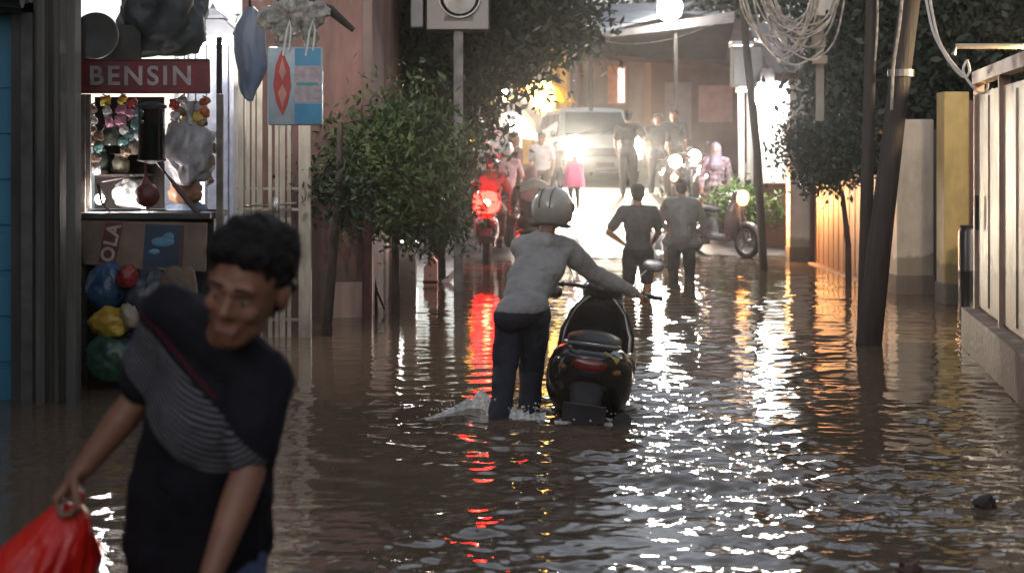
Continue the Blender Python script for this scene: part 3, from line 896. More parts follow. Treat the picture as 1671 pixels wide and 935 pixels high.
b = MB(); b.tube([(-.12, 0, .05), (-.1, 0, .6)], .01); b.tube([(.1, 0, .05), (.1, 0, .6)], .01); b.build('string', M_blackmatte, t)
t = thing('hanging_packet', 'blue and cream packet with a red leaf emblem hanging by white loops', 'packet', P(482, 140, 11.2))
s = 11.2 / FPX
def K2(px, py, dy=0.0): return Vector(((px - 482) * s, dy, -(py - 140) * s))
b = MB()
b.box((0, 0, -0.005), (90 * s, .06, 128 * s), None, .02)
pk = b.build('pouch', mat('pale_blue_pouch', (.36, .46, .50), (.28, .36, .42), 5, .25, .4, 20), t, smooth=True)
for (x0, y0, x1, y1) in ((482, 80, 524, 108), (482, 170, 526, 202)): b = MB(); b.bx((x0 - 482) * s, (x1 - 482) * s, -.0335, -.0301, -(y1 - 140) * s, -(y0 - 140) * s); b.build('blue_band', mat('band_blue', (.03, .28, .46), (.02, .2, .36), 5, .3), pk)
b = MB(); b.bx(0, 42 * s, -.0325, -.0301, -.13, .14); b.build('grey_band', mat('band_pinkish_grey', (.46, .38, .40), (.3, .26, .28), 18, .4), pk)
b = MB(); b.bx(.01, 38 * s, -.0345, -.0326, -.002, .022); b.build('teal_line', mat('band_teal', (.05, .3, .34), None, 8, .4), pk)
b = MB(); b.prism([K2(461, 82, -.036), K2(474, 112, -.036), K2(476, 142, -.036), K2(470, 172, -.036), K2(462, 190, -.036), K2(452, 168, -.036), K2(447, 140, -.036), K2(451, 108, -.036)], (0, .005, 0))
em = b.build('red_emblem', mat('emblem_red', (.44, .05, .04), (.34, .03, .03), 8, .4), pk)
b = MB()
for pts in (((462, 96), (468, 118), (462, 132), (456, 118)), ((462, 138), (469, 152), (462, 176), (455, 152))): b.prism([K2(a, c, -.0385) for a, c in pts], (0, .002, 0))
b.build('emblem_mark', mat('emblem_pink', (.55, .26, .20), None, 8, .4), em)
b = MB()
for (a, c) in ((463, 476), (500, 515)):
    b.tube([K2(a, 92, -.04), K2(a + 6, 52, -.03), K2((a + c) / 2 + 4, 34, -.02), K2(c, 50, -.03), K2(c - 3, 84, -.04)], .008, 6)
b.build('loop', mat('white_strap', (.6, .6, .58), None, 8, .4), t, smooth=True)
t = thing('eave_pole', 'dark slanted eave pole holding the plastic bundle', 'pole', P(500, 6, 11.6))
b = MB(); o = Vector(P(500, 6, 11.6)); b.tube([Vector(P(380, -20, 11.7)) - o, Vector(P(470, -6, 11.6)) - o, Vector(P(540, 18, 11.5)) - o, Vector(P(577, 50, 11.5)) - o], [.05, .045, .04, .02], 8)
b.build('pole', M_wood_dark, t, smooth=True)

# grey low wall, red-brown post, parked things behind young tree
t = thing('grey_wall', 'plain grey concrete wall behind the young tree', 'wall', (Xp(640, 17), 17, -.4))
b = MB(); b.bx(-.28, .27, 0, .2, 0, 2.6); b.bx(-.85, -.28, 0, .2, 0, 3.2); b.build('panel', M_concrete, t)
t = thing('brown_post', 'red brown square post at the corner of the pink house', 'post', (Xp(600, 14.2), 14.2, -.4))
b = MB(); b.bx(-.045, .045, -.045, .045, 0, 2.2, .008); b.bx(-.06, .06, -.06, .06, 2.2, 2.24, .006); b.build('shaft', mat('red_brown_paint', (.09, .03, .025), (.05, .02, .018), 6, .6, .3), t)
t = thing('wooden_stake', 'forked thin wooden stake leaning out of the flood by the young tree', 'stake', (Xp(616, 15), 15, -.4))
b = MB(); o = Vector((Xp(616, 15), 15, -.4)); b.tube([Vector(P(600, 400, 15)) - o, Vector(P(612, 470, 15)) - o, Vector(P(616, 530, 15)) - o], .018, 6)
b.tube([Vector(P(603, 425, 15)) - o, Vector(P(615, 475, 15)) - o, Vector(P(628, 505, 15)) - o], .014, 6); b.tube([(0, 0, 0), Vector(P(616, 530, 15)) - o], .018, 6); b.build('stick', M_wood_dark, t)
# small lit shop post and board
Y = 18.2
t = thing('lit_post', 'small pale pink bollard with a slanted top at the water line', 'bollard', (Xp(703, Y), Y, -.4))
s = Y / FPX
b = MB(); w = 11 * s; zt = W(0, 420, Y).z + .4
b.prism([(-w, -w, 0), (w, -w, 0), (w, -w, zt - .05), (.3 * w, -w, zt + .02), (-w, -w, zt - .12)], (0, 2 * w, 0)); b.build('shaft', mat('pale_pink_paint', (.72, .42, .36), (.6, .34, .3), 4, .5, .1), t)
b = MB(); b.bx(-w - .01, w + .01, -w - .012, w + .01, W(0, 462, Y).z + .4, W(0, 457, Y).z + .4); b.build('band', mat('dark_red_band', (.1, .01, .01), None, 4, .5), t)
t = thing('white_board', 'short white board leaning in the water beside the pink bollard', 'board', P(735, 452, 18.6))
b = MB(); b.box((0, 0, 0), (.24, .03, .075), Matrix.Rotation(R(-42), 3, 'Y'), .008); b.build('plank', M_white_plastic, t)
lamp('shop_tube', 'narrow white glowing tube low behind the young tree trunk', P(654, 392, 16.6), .03, (1, .93, .88), 14)
lamp('shop_bulb', 'bare bulb low between the pink bollard and the leaves', P(676, 395, 20.5), .05, (1, .78, .66), 25)

# sign pole with lamp boxes in front of the street tree
Y = 17.2
t = thing('signal_pole', 'pale pole carrying a black box with a round grey lens', 'signal', (Xp(748, Y), Y, -.4))
s = Y / FPX
b = MB(); b.tube([(0, 0, 0), (0, 0, W(0, 50, Y).z + .4)], .055, 10); b.build('pole', mat('streaky_pole', (.30, .30, .29), (.10, .10, .10), 4, .5, .2, grime=.5), t, smooth=True)
zc = W(0, 8, Y).z + .4
b = MB(); b.bx(-.38, .37, -.12, .22, W(0, 52, Y).z + .4, zc + .45, .02); b.build('housing', M_black, t)
b = MB(); b.lathe([(.001, .02), (.19, .0), (.235, -.0), (.245, .03), (.245, .10), (.23, .10)], (.02, -.12, zc + .07), Vector((0, -1, 0)), n=32, cap=False); b.build('lens', mat('grey_lens', (.34, .35, .33), (.24, .25, .24), 4, .2), t, smooth=True)
b = MB(); b.bx(-.16, .18, -.131, -.121, W(0, 36, Y).z + .4, W(0, 28, Y).z + .4); b.build('plate', mat('plate_dark', (.09, .09, .09), None, 4, .4), t)
b = MB(); b.bx(-.55, -.41, -.12, .1, W(0, 46, Y).z + .4, zc + .4, .01); b.build('side_panel', mat('side_panel_pale', (.42, .42, .43), (.3, .3, .31), 5, .5, grime=.3), t)

# ------------------------------------------------------------------ far buildings
t = thing('pale_house', 'pale far house with a shuttered window under a dark eave', 'house', (Xp(1010, 39), 39, 1.3))
def F(px, py, Y=39): v = W(px, py, Y); return (v.x - Xp(1010, 39), v.z - 1.3)
def fbx(b, x0, y0, x1, y1, d0, d1, bevel=0):
    a = F(x0, y1); c = F(x1, y0); return b.bx(a[0], c[0], d0, d1, a[1], c[1], bevel)
b = MB(); fbx(b, 935, 62, 1075, 330, 0, 6); b.build('wall', M_beige, t)
b = MB(); fbx(b, 992, 108, 1022, 170, -.06, -.002); w = b.build('window', mat('warm_shutter', (.34, .16, .13), (.24, .12, .1), 9, .6), t)
b = MB(); fbx(b, 1008, 112, 1019, 168, -.08, -.061); b.build('pane', mat('lit_pane', (.6, .56, .6), None, 9, .4, emit=(.8, .66, .66), estr=.35), w)
b = MB(); fbx(b, 942, 108, 948, 240, -.1, -.002); fbx(b, 1058, 140, 1066, 290, -.1, -.002); b.build('door_post', mat('dark_red_post', (.08, .04, .035), None, 6, .6), t)
b = MB()
a = F(930, 112); c = F(1000, 75)
b.rings([[Vector((F(935, 0)[0], -1.4, F(0, 106)[1])), Vector((F(1030, 0)[0], -1.4, F(0, 106)[1])), Vector((F(1030, 0)[0], .0, F(0, 74)[1])), Vector((F(935, 0)[0], 0, F(0, 90)[1]))],
         [Vector((F(935, 0)[0], -1.4, F(0, 101)[1])), Vector((F(1030, 0)[0], -1.4, F(0, 101)[1])), Vector((F(1030, 0)[0], .0, F(0, 68)[1])), Vector((F(935, 0)[0], 0, F(0, 84)[1]))]])
b.build('eave', M_roofing, t)
b = MB()
for k in range(26):
    x0 = F(965, 0)[0] + k * .11
    b.rings([[Vector((x0, -1.2, F(0, 68)[1])), Vector((x0 + .055, -1.2, F(0, 66)[1])), Vector((x0 + .11, -1.2, F(0, 68)[1]))],
             [Vector((x0 + .9, 2.5, F(0, 5)[1])), Vector((x0 + .955, 2.5, F(0, 3)[1])), Vector((x0 + 1.01, 2.5, F(0, 5)[1]))]], cap=False, closed=False)
b.build('roof', mat('pale_corrugated_sheet', (.34, .36, .38), (.22, .23, .25), 3, .5, .1, grime=.3), t)
t = thing('yellow_house', 'yellow lit house wall behind the canvas awnings', 'house', (Xp(900, 41), 41, 1.3))
b = MB(); b.bx(Xp(800, 41) - Xp(900, 41), Xp(938, 41) - Xp(900, 41), 0, 5, 0, 5.0); b.build('wall', M_yellowwall, t)
b = MB()
for px in (868, 888, 908, 925): x = Xp(px, 41) - Xp(900, 41); b.bx(x, x + .07, -.06, -.002, 0, 4.6)
b.build('batten', mat('yellow_batten', (.4, .26, .1), None, 5, .7), t)
b = MB(); b.bx(-2.1, 1.0, -.5, 5.3, 5.0, 5.2); b.build('roof', M_roofing, t)
lamp('yellow_lamp', 'bright yellow lamp between the canvas awnings and the yellow wall', P(880, 160, 36.4), .42, (1, .54, .09), 12, power=45)
# yellow parasol / awning
t = thing('yellow_parasol', 'glowing yellow parasol open above the silver minivan', 'parasol', (Xp(900, 37.5), 37.5, 1.2))
b = MB(); zc = W(0, 150, 37.5).z - 1.2
b.lathe([(.62, -.28), (.5, -.08), (.3, .12), (.03, .24)], (0, 0, zc), n=12, cap=False)
b.build('canopy', mat('yellow_canvas', (.8, .55, .06), (.7, .42, .05), 4, .6, trans=.3), t, smooth=True, angle=20)
b = MB(); b.tube([(0, 0, 0), (0, 0, zc + .3)], .03); b.build('pole', M_white_plastic, t)
def awning(label, pts, Y, d, m, post=True):
    o = W(pts[0][0], pts[0][1], Y); g = ground_z(Y)
    t = thing('canvas_awning', label, 'awning', (o.x, Y, g), group='canvas awnings over the far stalls')
    b = MB(); poly = [Vector((W(x, y, Y).x - o.x, 0, W(x, y, Y).z - g)) for x, y in pts]
    A = [p + Vector((0, .0, 0)) for p in poly]; Bk = [p + Vector((0, d, .25)) for p in poly]
    b.rings([A, Bk])
    b.build('canvas', m, t)
    for x, y in (pts[0], pts[len(pts) // 2]):
        q = W(x, y, Y); bb = MB(); bb.tube([(q.x - o.x, .05, 0), (q.x - o.x, .05, q.z - g)], .025, 6); bb.build('post', M_white_plastic, t)
M_canvas = mat('white_canvas', (.62, .56, .52), (.5, .44, .4), 5, .7, .2)
awning('long white canvas awning sloping down towards the silver minivan', [(815, 148), (838, 140), (902, 212), (896, 238), (885, 235)], 35.5, 1.2, M_canvas)
awning('lower white canvas awning above the crowd of riders', [(798, 205), (806, 180), (850, 186), (888, 232), (850, 226)], 32.5, 1.2, M_canvas)
awning('small yellow canvas awning between the two white ones', [(806, 178), (812, 168), (838, 172), (846, 184)], 34.5, .8, mat('yellow_canvas2', (.6, .42, .12), None, 4, .6))
lamp('stall_bulb', 'white bulb at the top corner of the long canvas awning', P(822, 150, 34.8), .10, (1, .95, .88), 25)
lamp('stall_bulb', 'white stall bulb under the lower canvas awning', P(838, 205, 31.5), .10, (1, .95, .92), 30, power=25)
lamp('warning_lamp', 'small orange warning lamp left of the crowd of riders', P(768, 229, 25.5), .055, (1, .42, .04), 4)
t = thing('warning_box', 'white box under the small orange warning lamp', 'box', P(760, 240, 25.6))
b = MB(); b.box((0, 0, 0), (.3, .15, .07), Matrix.Rotation(R(-12), 3, 'Y'), .01); b.build('case', M_white_plastic, t)
b = MB(); b.tube([(0, .05, -.03), (0, .05, -1.2)], .02); b.build('stand', M_blackmatte, t)

t = thing('brown_house', 'brown plaster house with a wide dark roof behind the riders', 'house', (Xp(1140, 37), 37, 1.25))
o = Vector((Xp(1140, 37), 37, 1.25))
def Q(px, py, dy=0.0, Y=37): v = W(px, py, Y); return (v.x - o.x, dy, v.z - o.z)
def qbx(b, x0, y0, x1, y1, d0, d1, bevel=0): a = Q(x0, y1); c = Q(x1, y0); return b.bx(a[0], c[0], d0, d1, a[2], c[2], bevel)
b = MB(); qbx(b, 1062, 60, 1420, 330, 0, 6); b.build('wall', M_brown, t)
b = MB(); qbx(b, 1085, 135, 1128, 228, -.05, -.002); b.build('door', mat('dim_mauve_door', (.16, .13, .14), (.12, .1, .1), 4, .6), t)
b = MB(); qbx(b, 1140, 140, 1195, 200, -.05, -.002); b.build('shutter', mat('dull_rose_shutter', (.26, .15, .13), (.2, .11, .1), 5, .6, .2), t)
b = MB()
b.rings([[Vector(Q(960, 108, -2.6, 37)), Vector(Q(1225, 125, -2.6, 37)), Vector(Q(1225, 35, 1, 37)), Vector(Q(1060, 15, 1, 37))],
         [Vector(Q(960, 101, -2.6, 37)), Vector(Q(1225, 118, -2.6, 37)), Vector(Q(1225, 28, 1, 37)), Vector(Q(1060, 8, 1, 37))]])
b.build('roof', mat('dark_brown_roof', (.085, .042, .036), (.05, .028, .025), 3, .8, .3, 8), t)
b = MB(); qbx(b, 1225, 40, 1420, 120, -.3, -.01); b.build('fascia', mat('grey_blue_board', (.13, .13, .15), (.09, .09, .105), 3, .7), t)
t = thing('tin_shelter', 'dark tin shelter roof sloping below the white street lamp', 'shelter', (Xp(1075, 33), 33, 1.15))
o2 = Vector((Xp(1075, 33), 33, 1.15))
def T(px, py, dy=0.0): v = W(px, py, 33); return Vector((v.x - o2.x, dy, v.z - o2.z))
b = MB(); b.rings([[T(955, 64, -.8), T(1105, 26, -.8), T(1150, -6, 2), T(975, -2, 2)], [T(955, 59, -.8), T(1105, 21, -.8), T(1150, -11, 2), T(975, -7, 2)]])
b.build('roof', mat('blue_grey_tin', (.13, .14, .16), (.08, .09, .10), 4, .45, .1, metal=.3), t)
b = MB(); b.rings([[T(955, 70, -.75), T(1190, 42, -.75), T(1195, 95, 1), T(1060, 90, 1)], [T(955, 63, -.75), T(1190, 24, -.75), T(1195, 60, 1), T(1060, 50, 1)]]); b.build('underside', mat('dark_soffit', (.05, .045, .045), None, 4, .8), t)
for px in (962, 1098): b = MB(); q = T(px, 60); b.tube([(q.x, -.6, 0), (q.x, -.6, q.z + .02)], .045, 8); b.build('post', M_wood_dark, t)
lamp('street_lamp', 'very bright white street lamp on the tin shelter roof', P(1093, 13, 31.8), .27, (1, .96, .9), 65, group='white lamps over the street')
t = thing('street_bracket', 'thin dark arm that carries the bright street lamp', 'bracket', P(1093, -3, 31.9))
b = MB(); b.tube([(0, 0, 0), (.05, .2, .12), (.1, 1.0, .1)], .02); b.build('arm', M_grey_metal, t)

# ------------------------------------------------------------------ right side
# white double pipe post with dark box on top
Y = 25.2; s = Y / FPX; g = ground_z(Y) - .2
t = thing('meter_post', 'pair of white pipes carrying a dark box with glinting rims', 'post', (Xp(1218, Y), Y, g))
zz = lambda py: W(0, py, Y).z - g
for px in (1209, 1224):
    b = MB(); b.tube([((px - 1218 + (2 if px < 1215 else 0)) * s, 0, 0), ((px - 1218) * s, 0, zz(148))], .055, 10); b.build('pipe', M_white_wall, t, smooth=True)
b = MB(); b.bx(-24 * s, 24 * s, -.2, .2, zz(142), zz(77), .02); b.build('housing', M_blackmatte, t)
b = MB(); b.bx(-26 * s, 8 * s, -.22, .22, zz(77), zz(69), .01); b.bx(14 * s, 30 * s, -.1, .1, zz(70), zz(64), .01); b.build('cap', M_chrome, t)
b = MB(); b.bx(-15 * s, 10 * s, -.21, .21, zz(151), zz(146), .01); b.bx(-15 * s, 10 * s, -.21, .21, zz(145), zz(142.5), .008); b.build('collar', M_chrome, t)
# lit white wall and lamp
Y = 24.2
t = thing('white_wall', 'white wall brightly lit by the bare lamp fixed to it', 'wall', (Xp(1265, Y), Y, ground_z(Y) - .2))
o = Vector((Xp(1265, Y), Y, ground_z(Y) - .2))
b = MB(); a = W(1238, 300, Y) - o; c = W(1292, 134, Y) - o; b.bx(a.x, c.x, 0, .25, a.z, c.z, .01); b.build('panel', M_white_wall, t)
b = MB(); b.bx(a.x + .05, c.x, .05, .25, 0, a.z - .003); b.build('lower_wall', M_brown, t)
b = MB(); b.tube([W(1255, 140, Y - .1) - o, W(1275, 138, Y - .1) - o, W(1296, 131, Y - .1) - o], .015); b.build('cable', M_white_plastic, t)
lamp('wall_lamp', 'bright white bulb on the white wall beside the thin dark pole', P(1252, 157, 23.9), .21, (1, .95, .9), 110, group='white lamps over the street')
# white column
def column(name, label, x0, x1, ytop, Y, dep, m, z0=-.4, cap=True, cat='pillar'):
    cx = Xp((x0 + x1) / 2, Y); w = (x1 - x0) * Y / FPX / 2
    t = thing(name, label, cat, (cx, Y, z0))
    zt = W(0, ytop, Y).z - z0
    b = MB(); b.bx(-w, w, 0, dep, 0, zt, .012); b.build('shaft', m, t)
    if cap:
        b = MB(); b.bx(-w - .02, w + .02, -.02, dep + .02, zt + .002, zt + .05, .008); b.build('coping', m, t)
    b = MB(); b.bx(-w - .012, w + .012, -.012, dep + .012, .2, .62, .006); b.build('plinth', M_concrete, t)
    return t
column('gate_column', 'tall white gate column with the bushy shrub growing against it', 1289, 1322, 136, 22.2, .3, M_white_wall)
# wooden fence running along the right side
t = thing('wooden_fence', 'brown vertical board fence on a low stone kerb right of the white gate column', 'fence', (4.5, 17.6, -.4))
M_board = mat('brown_fence_board', (.26, .14, .095), (.15, .08, .055), 4, .6, .3, 20, stretch=(4, 4, .5), grime=.2)
n = 26
for k in range(n):
    y = .05 + k * (4.2 / n)
    b = MB(); b.bx(-.012 + .006 * (k % 2), .012 + .006 * (k % 2), y, y + 4.2 / n - .012, .42, 1.76 + .01 * math.sin(k * 2.1)); b.build('board', M_board, t)
for z in (.7, 1.5): b = MB(); b.bx(.02, .06, 0, 4.3, z, z + .08); b.build('rail', M_wood_dark, t)
b = MB(); b.bx(-.1, .12, 0, 4.3, 0, .418, .01); b.build('kerb', mat('stone_kerb', (.34, .27, .22), (.22, .18, .15), 6, .8, .5, 18), t)
t = thing('fence_post', 'dark red brown post where the board fence meets the white gate column', 'post', (Xp(1329, 21.9), 21.95, -.4))
b = MB(); b.bx(-.05, .05, -.05, .05, 0, 2.25, .008); b.build('shaft', mat('red_brown_paint', (.09, .03, .025), None), t)
t = thing('side_house', 'low grey house with a pale window frame seen above the board fence', 'house', (6.2, 21.5, -.3))
b = MB(); b.bx(-1.6, 2.5, 0, 5, 0, 2.35); b.build('wall', mat('grey_mauve_plaster', (.17, .15, .15), (.12, .105, .105), 3, .8, .2, grime=.3), t)
b = MB(); b.bx(-1.25, -.75, -.05, -.002, 1.45, 2.15); w = b.build('window', M_glass, t)
b = MB(); b.bx(-1.3, -.7, -.09, -.001, 2.15, 2.22); b.bx(-1.3, -.7, -.09, -.001, 1.39, 1.45); b.build('frame', M_white_wall, w)
b = MB(); b.bx(-1.8, 2.7, -.4, 5.2, 2.36, 2.5); b.build('roof', M_roofing, t)
# white and yellow columns, reddish gate between
t = column('gate_column', 'broad grey white gate column just right of the leaning dark pole', 1464, 1524, 195, 17.0, .45, M_cream, cap=False)
b = MB(); b.bx(.215, .29, .06, .4, 0, 2.3); b.build('side_strip', M_concrete_dark, t)
column('gate_column', 'yellow gate column standing in the water beside the dark drum', 1541, 1582, 150, 15.9, .3, mat('yellow_paint', (.55, .42, .17), (.46, .35, .14), 5, .6, .15, 30, grime=.4, tide=.8), cap=False)
t = thing('metal_gate', 'dull rose metal gate behind the dark drum', 'gate', (Xp(1596, 15.9), 15.9, -.4))
b = MB(); b.bx(-.1, .5, .1, .13, .1, 2.6)
for k in range(5): b.bx(-.08 + .12 * k, -.06 + .12 * k, .08, .099, .1, 2.6)
b.build('panel', mat('dull_rose_metal', (.2, .11, .1), (.14, .08, .075), 4, .5, .1, grime=.4), t)
b = MB(); b.tube([(-.04, .02, 1.2), (-.04, .02, 1.5)], .012); b.build('handle', M_chrome, t)
t = thing('plastic_drum', 'black plastic drum standing between the yellow column and the cream gate', 'drum', (Xp(1585, 15.2), 15.2, -.36))
zt = W(0, 372, 15.2).z + .36
b = MB(); b.lathe([(.001, 0), (.125, 0), (.13, .05), (.13, .35), (.137, .37), (.13, .39), (.13, .75), (.137, .77), (.13, .79), (.13, zt - .05), (.11, zt), (.001, zt)], n=24, cap=False)
b.build('drum_body', M_black, t, smooth=True)
b = MB(); b.lathe([(.001, 0), (.118, 0), (.118, .025), (.001, .03)], (0, 0, zt), n=24, cap=False); b.build('lid', M_blackmatte, t, smooth=True)

# cream metal gate wall at the right edge
t = thing('cream_gate', 'cream metal gate with dark seams on a low plastered ledge at the right edge', 'gate', (3.5, 10, -.4), 0)
pA = Vector((3.88, 12.25)); pB = Vector((3.40, 9.55)); d = (pB - pA).normalized(); nn = Vector((d.y, -d.x))  # along the wall, nearer end B
def ga(u, off, z): q = pA + d * u + nn * off; return Vector((q.x - 3.5, q.y - 10, z + .4))
def gbox(b, u0, u1, o0, o1, z0, z1, z0b=None):
    b.rings([[ga(u0, o0, z0), ga(u1, o0, z0), ga(u1, o1, z0), ga(u0, o1, z0)], [ga(u0, o0, z1), ga(u1, o0, z1), ga(u1, o1, z1), ga(u0, o1, z1)]])
side = -1 if nn.x > 0 else 1   # towards the street
M_creamgate = mat('cream_gate_paint', (.52, .44, .33), (.42, .34, .25), 3.5, .5, .15, 30, grime=.55, stretch=(1, 1, .5), tide=1.15)
L = 5.5
for k in range(4):
    b = MB(); gbox(b, .02 + k * 1.36, .02 + k * 1.36 + 1.30, 0, .04 * -side, .36, 2.12); pn = b.build('panel', M_creamgate, t)
    b = MB()
    gbox(b, .64 + k * 1.36, .67 + k * 1.36, .012 * side, 0, .4, 2.08)
    b.build('rib', M_creamgate, pn)
b = MB()
for k in range(5): b = MB(); gbox(b, k * 1.36 - .045, k * 1.36 + .019, .03 * side, .05 * -side, .3, 2.2); b.build('frame_post', mat('pink_brown_frame', (.30, .2, .16), (.2, .13, .1), 5, .5, .15, grime=.3), t)
b = MB(); gbox(b, -.06, L, .04 * side, .06 * -side, 2.2, 2.3); b.build('top_rail', mat('pale_pink_rail', (.5, .38, .34), (.4, .3, .27), 5, .5), t)
b = MB(); gbox(b, -.1, L, .12 * side, .3 * -side, 0, .33); b.build('ledge', mat('pinkish_ledge', (.48, .36, .31), (.36, .27, .23), 5, .75, .4, 20, grime=.5, tide=.72), t)
b = MB(); gbox(b, .25, .29, .06 * side, .03 * side, 1.0, 1.28); b.build('handle', M_blackmatte, t)
t = thing('lamp_bracket', 'pale metal bracket arm reaching out over the cream gate', 'bracket', P(1620, 75, 12))
o = Vector(P(1620, 75, 12)); b = MB(); b.tube([W(1556, 90, 12) - o, W(1560, 76, 12) - o, W(1700, 76, 12) - o], .022, 8); b.build('arm', mat('yellowed_metal', (.48, .42, .3), None, 5, .4), t, smooth=True)

lamp('cream_gate_fill_lamp', 'unseen warm fill bulb added at the outer end of the bracket over the cream gate', P(1704, 84, 12), .05, (1, .74, .44), 60, power=130)  # bulb added out of view to warm the cream gate
lamp('bar_gate_fill_lamp', 'unseen white fill bulb added above the bar gate and the hanging packet', P(440, -28, 12.3), .05, (1, .93, .82), 60, power=60)  # bulb added above the view to brighten the pale bars
# houses round the viewpoint are unseen, added to block sky light
for lab, x0, x1, y0, y1, hh, mm, face in (('unseen plain grey house added along the left side behind the viewpoint', -9, -4.3, -18, 9.0, 4.6, M_concrete, 1), ('unseen plain beige house added along the right side behind the cream gate', 4.9, 10, -18, 11.5, 4.6, M_beige, -1),
                                    ('unseen plain brown house added to close the street behind the viewpoint', -9, 10, -26, -18.2, 4.6, M_brown, 0), ('grey house standing back from the street on the right behind the wooden fence', 9, 15, 12, 32, 6.0, M_concrete_dark, -1)):
    t = thing('street_house', lab, 'house', ((x0 + x1) / 2, (y0 + y1) / 2, -.4))
    w, d = (x1 - x0) / 2, (y1 - y0) / 2
    b = MB(); b.bx(-w, w, -d, d, 0, hh); b.build('wall', mm, t)
    b = MB(); b.bx(-w - .4, w + .4, -d - .4, d + .4, hh, hh + .18); b.build('roof', M_roofing, t)
    for k in range(4):
        for z in (1.2, 4.0):
            b = MB()
            if face: xx = w * face; yy = -d + (k + .5) * d / 2; b.bx(xx, xx + .04 * face, yy - .5, yy + .5, z, z + 1.1)
            else: xx = -w + (k + .5) * w / 2; b.bx(xx - .6, xx + .6, d, d + .04, z, z + 1.1)
            b.build('window', M_glass, t)
# poles
def pole(name, label, pts, rs, m=M_wood_dark, cat='utility pole', extra=None):
    o = Vector(pts[0]); t = thing(name, label, cat, o)
    b = MB(); b.tube([Vector(p) - o for p in pts], rs, 12); b.build('shaft', m, t, smooth=True)
    return t, o
Yp = 12.5
t, o = pole('utility_pole', 'thick dark wooden pole leaning right out of the flood', [(Xp(1416, Yp), Yp, -.45), P(1418, 560, Yp), P(1440, 360, Yp), P(1462, 180, Yp), P(1486, -10, Yp), P(1500, -160, Yp)], [.115, .112, .1, .09, .09, .085])
b = MB()
for py in (120,): q = W(1418 + (560 - py) * .118, py, Yp) - o; b.lathe([(.112, -.03), (.112, .03)], q, n=16, cap=False)
b.build('band', M_grey_metal, t)
pole('utility_pole', 'slimmer dark upright pole rising from the foot of the leaning one', [(Xp(1408, Yp + .25), Yp + .25, -.45), P(1409, 555, Yp + .25), P(1415, 300, Yp + .25), P(1420, 100, Yp + .25), P(1424, -160, Yp + .25)], [.06, .06, .056, .05, .045])
pole('utility_pole', 'thin dark pole standing before the low green hedge', [(Xp(1247, 20.6), 20.6, -.45), P(1246, 440, 20.6), P(1236, 250, 20.6), P(1216, 60, 20.6), P(1206, -120, 20.6)], [.062, .06, .057, .055, .05])
# cables
def cable_thing(name, label, curves, r, m, Y, group=None):
    o = Vector(P(*curves[0][0][:2], Y)); t = thing(name, label, 'cables' if len(curves) > 1 else 'cable', o, group=group)
    for c in curves:
        pts = [Vector(p) for p in [P(x, y, Y + (dy[0] if dy else 0)) for x, y, *dy in c]]
        sm = []
        for i in range(len(pts) - 1):
            p0 = pts[max(i - 1, 0)]; p1 = pts[i]; p2 = pts[i + 1]; p3 = pts[min(i + 2, len(pts) - 1)]
            for k in range(5):
                u = k / 5
                sm.append(.5 * ((2 * p1) + (p2 - p0) * u + (2 * p0 - 5 * p1 + 4 * p2 - p3) * u * u + (3 * p1 - p0 - 3 * p2 + p3) * u ** 3))
        sm.append(pts[-1])
        b = MB(); b.tube([p - o for p in sm], r * (1), 6); b.build('cable', m, t, smooth=True)
    return t
M_cable = mat('grey_white_cable', (.36, .34, .32), (.12, .11, .10), 12, .4)
rg = random.Random(31)
loops = []
for k in range(17):
    x0 = 1208 + rg.uniform(0, 50); x1 = 1330 + rg.uniform(-10, 50); dip = rg.uniform(35, 100); top = rg.uniform(-40, 5)
    cxm = (x0 + x1) / 2 + rg.uniform(-12, 18); dd = rg.uniform(-.25, .25)
    loops.append([(x0, top, dd), (x0 + (cxm - x0) * .35, top + (dip - top) * .68, dd), (cxm, dip, dd * .5), (x1 - (x1 - cxm) * .3, top + (dip - top) * .66, dd), (x1, top - rg.uniform(0, 20), dd)])
loops.append([(1215, 10), (1250, 75), (1290, 105), (1320, 98), (1345, 80)])
loops.append([(1205, -20), (1212, 20), (1228, 48)])
cable_thing('cable_coil', 'tangled hanging loops of grey white cable beside the thin dark pole', loops, .011, M_cable, 15.5)
t = thing('cable_holder', 'white pole with pale cable clamps behind the cable loops', 'pole', P(1338, 160, 15.9)); o = Vector(P(1338, 160, 15.9))
b = MB(); b.tube([(0, 0, -.25), (0, 0, 3)], .045, 10); b.build('pole', mat('mid_grey_paint', (.18, .18, .18), None, 4, .7), t, smooth=True)
for (px, py, w, h) in ((1336, 12, 20, 30), (1352, 8, 18, 20), (1336, 68, 20, 22), (1338, 98, 22, 14)):
    b = MB(); q = W(px, py, 15.7) - o; sc = 15.7 / FPX; b.box(q, (w * sc, .1, h * sc), None, .01); b.build('clamp', M_white_wall, t)
cable_thing('drop_cable', 'white cable running down the leaning dark pole', [[(1474, -20), (1468, 40), (1458, 110), (1455, 180)]], .013, M_cable, 12.3)
cable_thing('drop_cable', 'thin grey cable on the upright dark pole', [[(1432, -20), (1432, 40), (1428, 100)]], .009, M_cable, 12.4)
cable_thing('slack_cable', 'slack pair of white cables curling down onto the cream gate', [[(1508, -20), (1522, 50), (1545, 95), (1570, 125), (1582, 118), (1578, 98)], [(1514, -20), (1530, 60), (1552, 100), (1572, 122)],
             [(1578, 98), (1572, 118), (1590, 145), (1606, 152), (1612, 138), (1604, 122), (1622, 112), (1640, 130), (1632, 152), (1618, 146)]], .011, mat('white_cable', (.6, .6, .58), None, 5, .4), 11.8)
cable_thing('overhead_wire', 'thin dark overhead wire crossing above the tin shelter', [[(1210, 5), (1120, 30), (1040, 38), (960, 30), (880, 0)]], .008, M_blackmatte, 21, group='overhead wires')
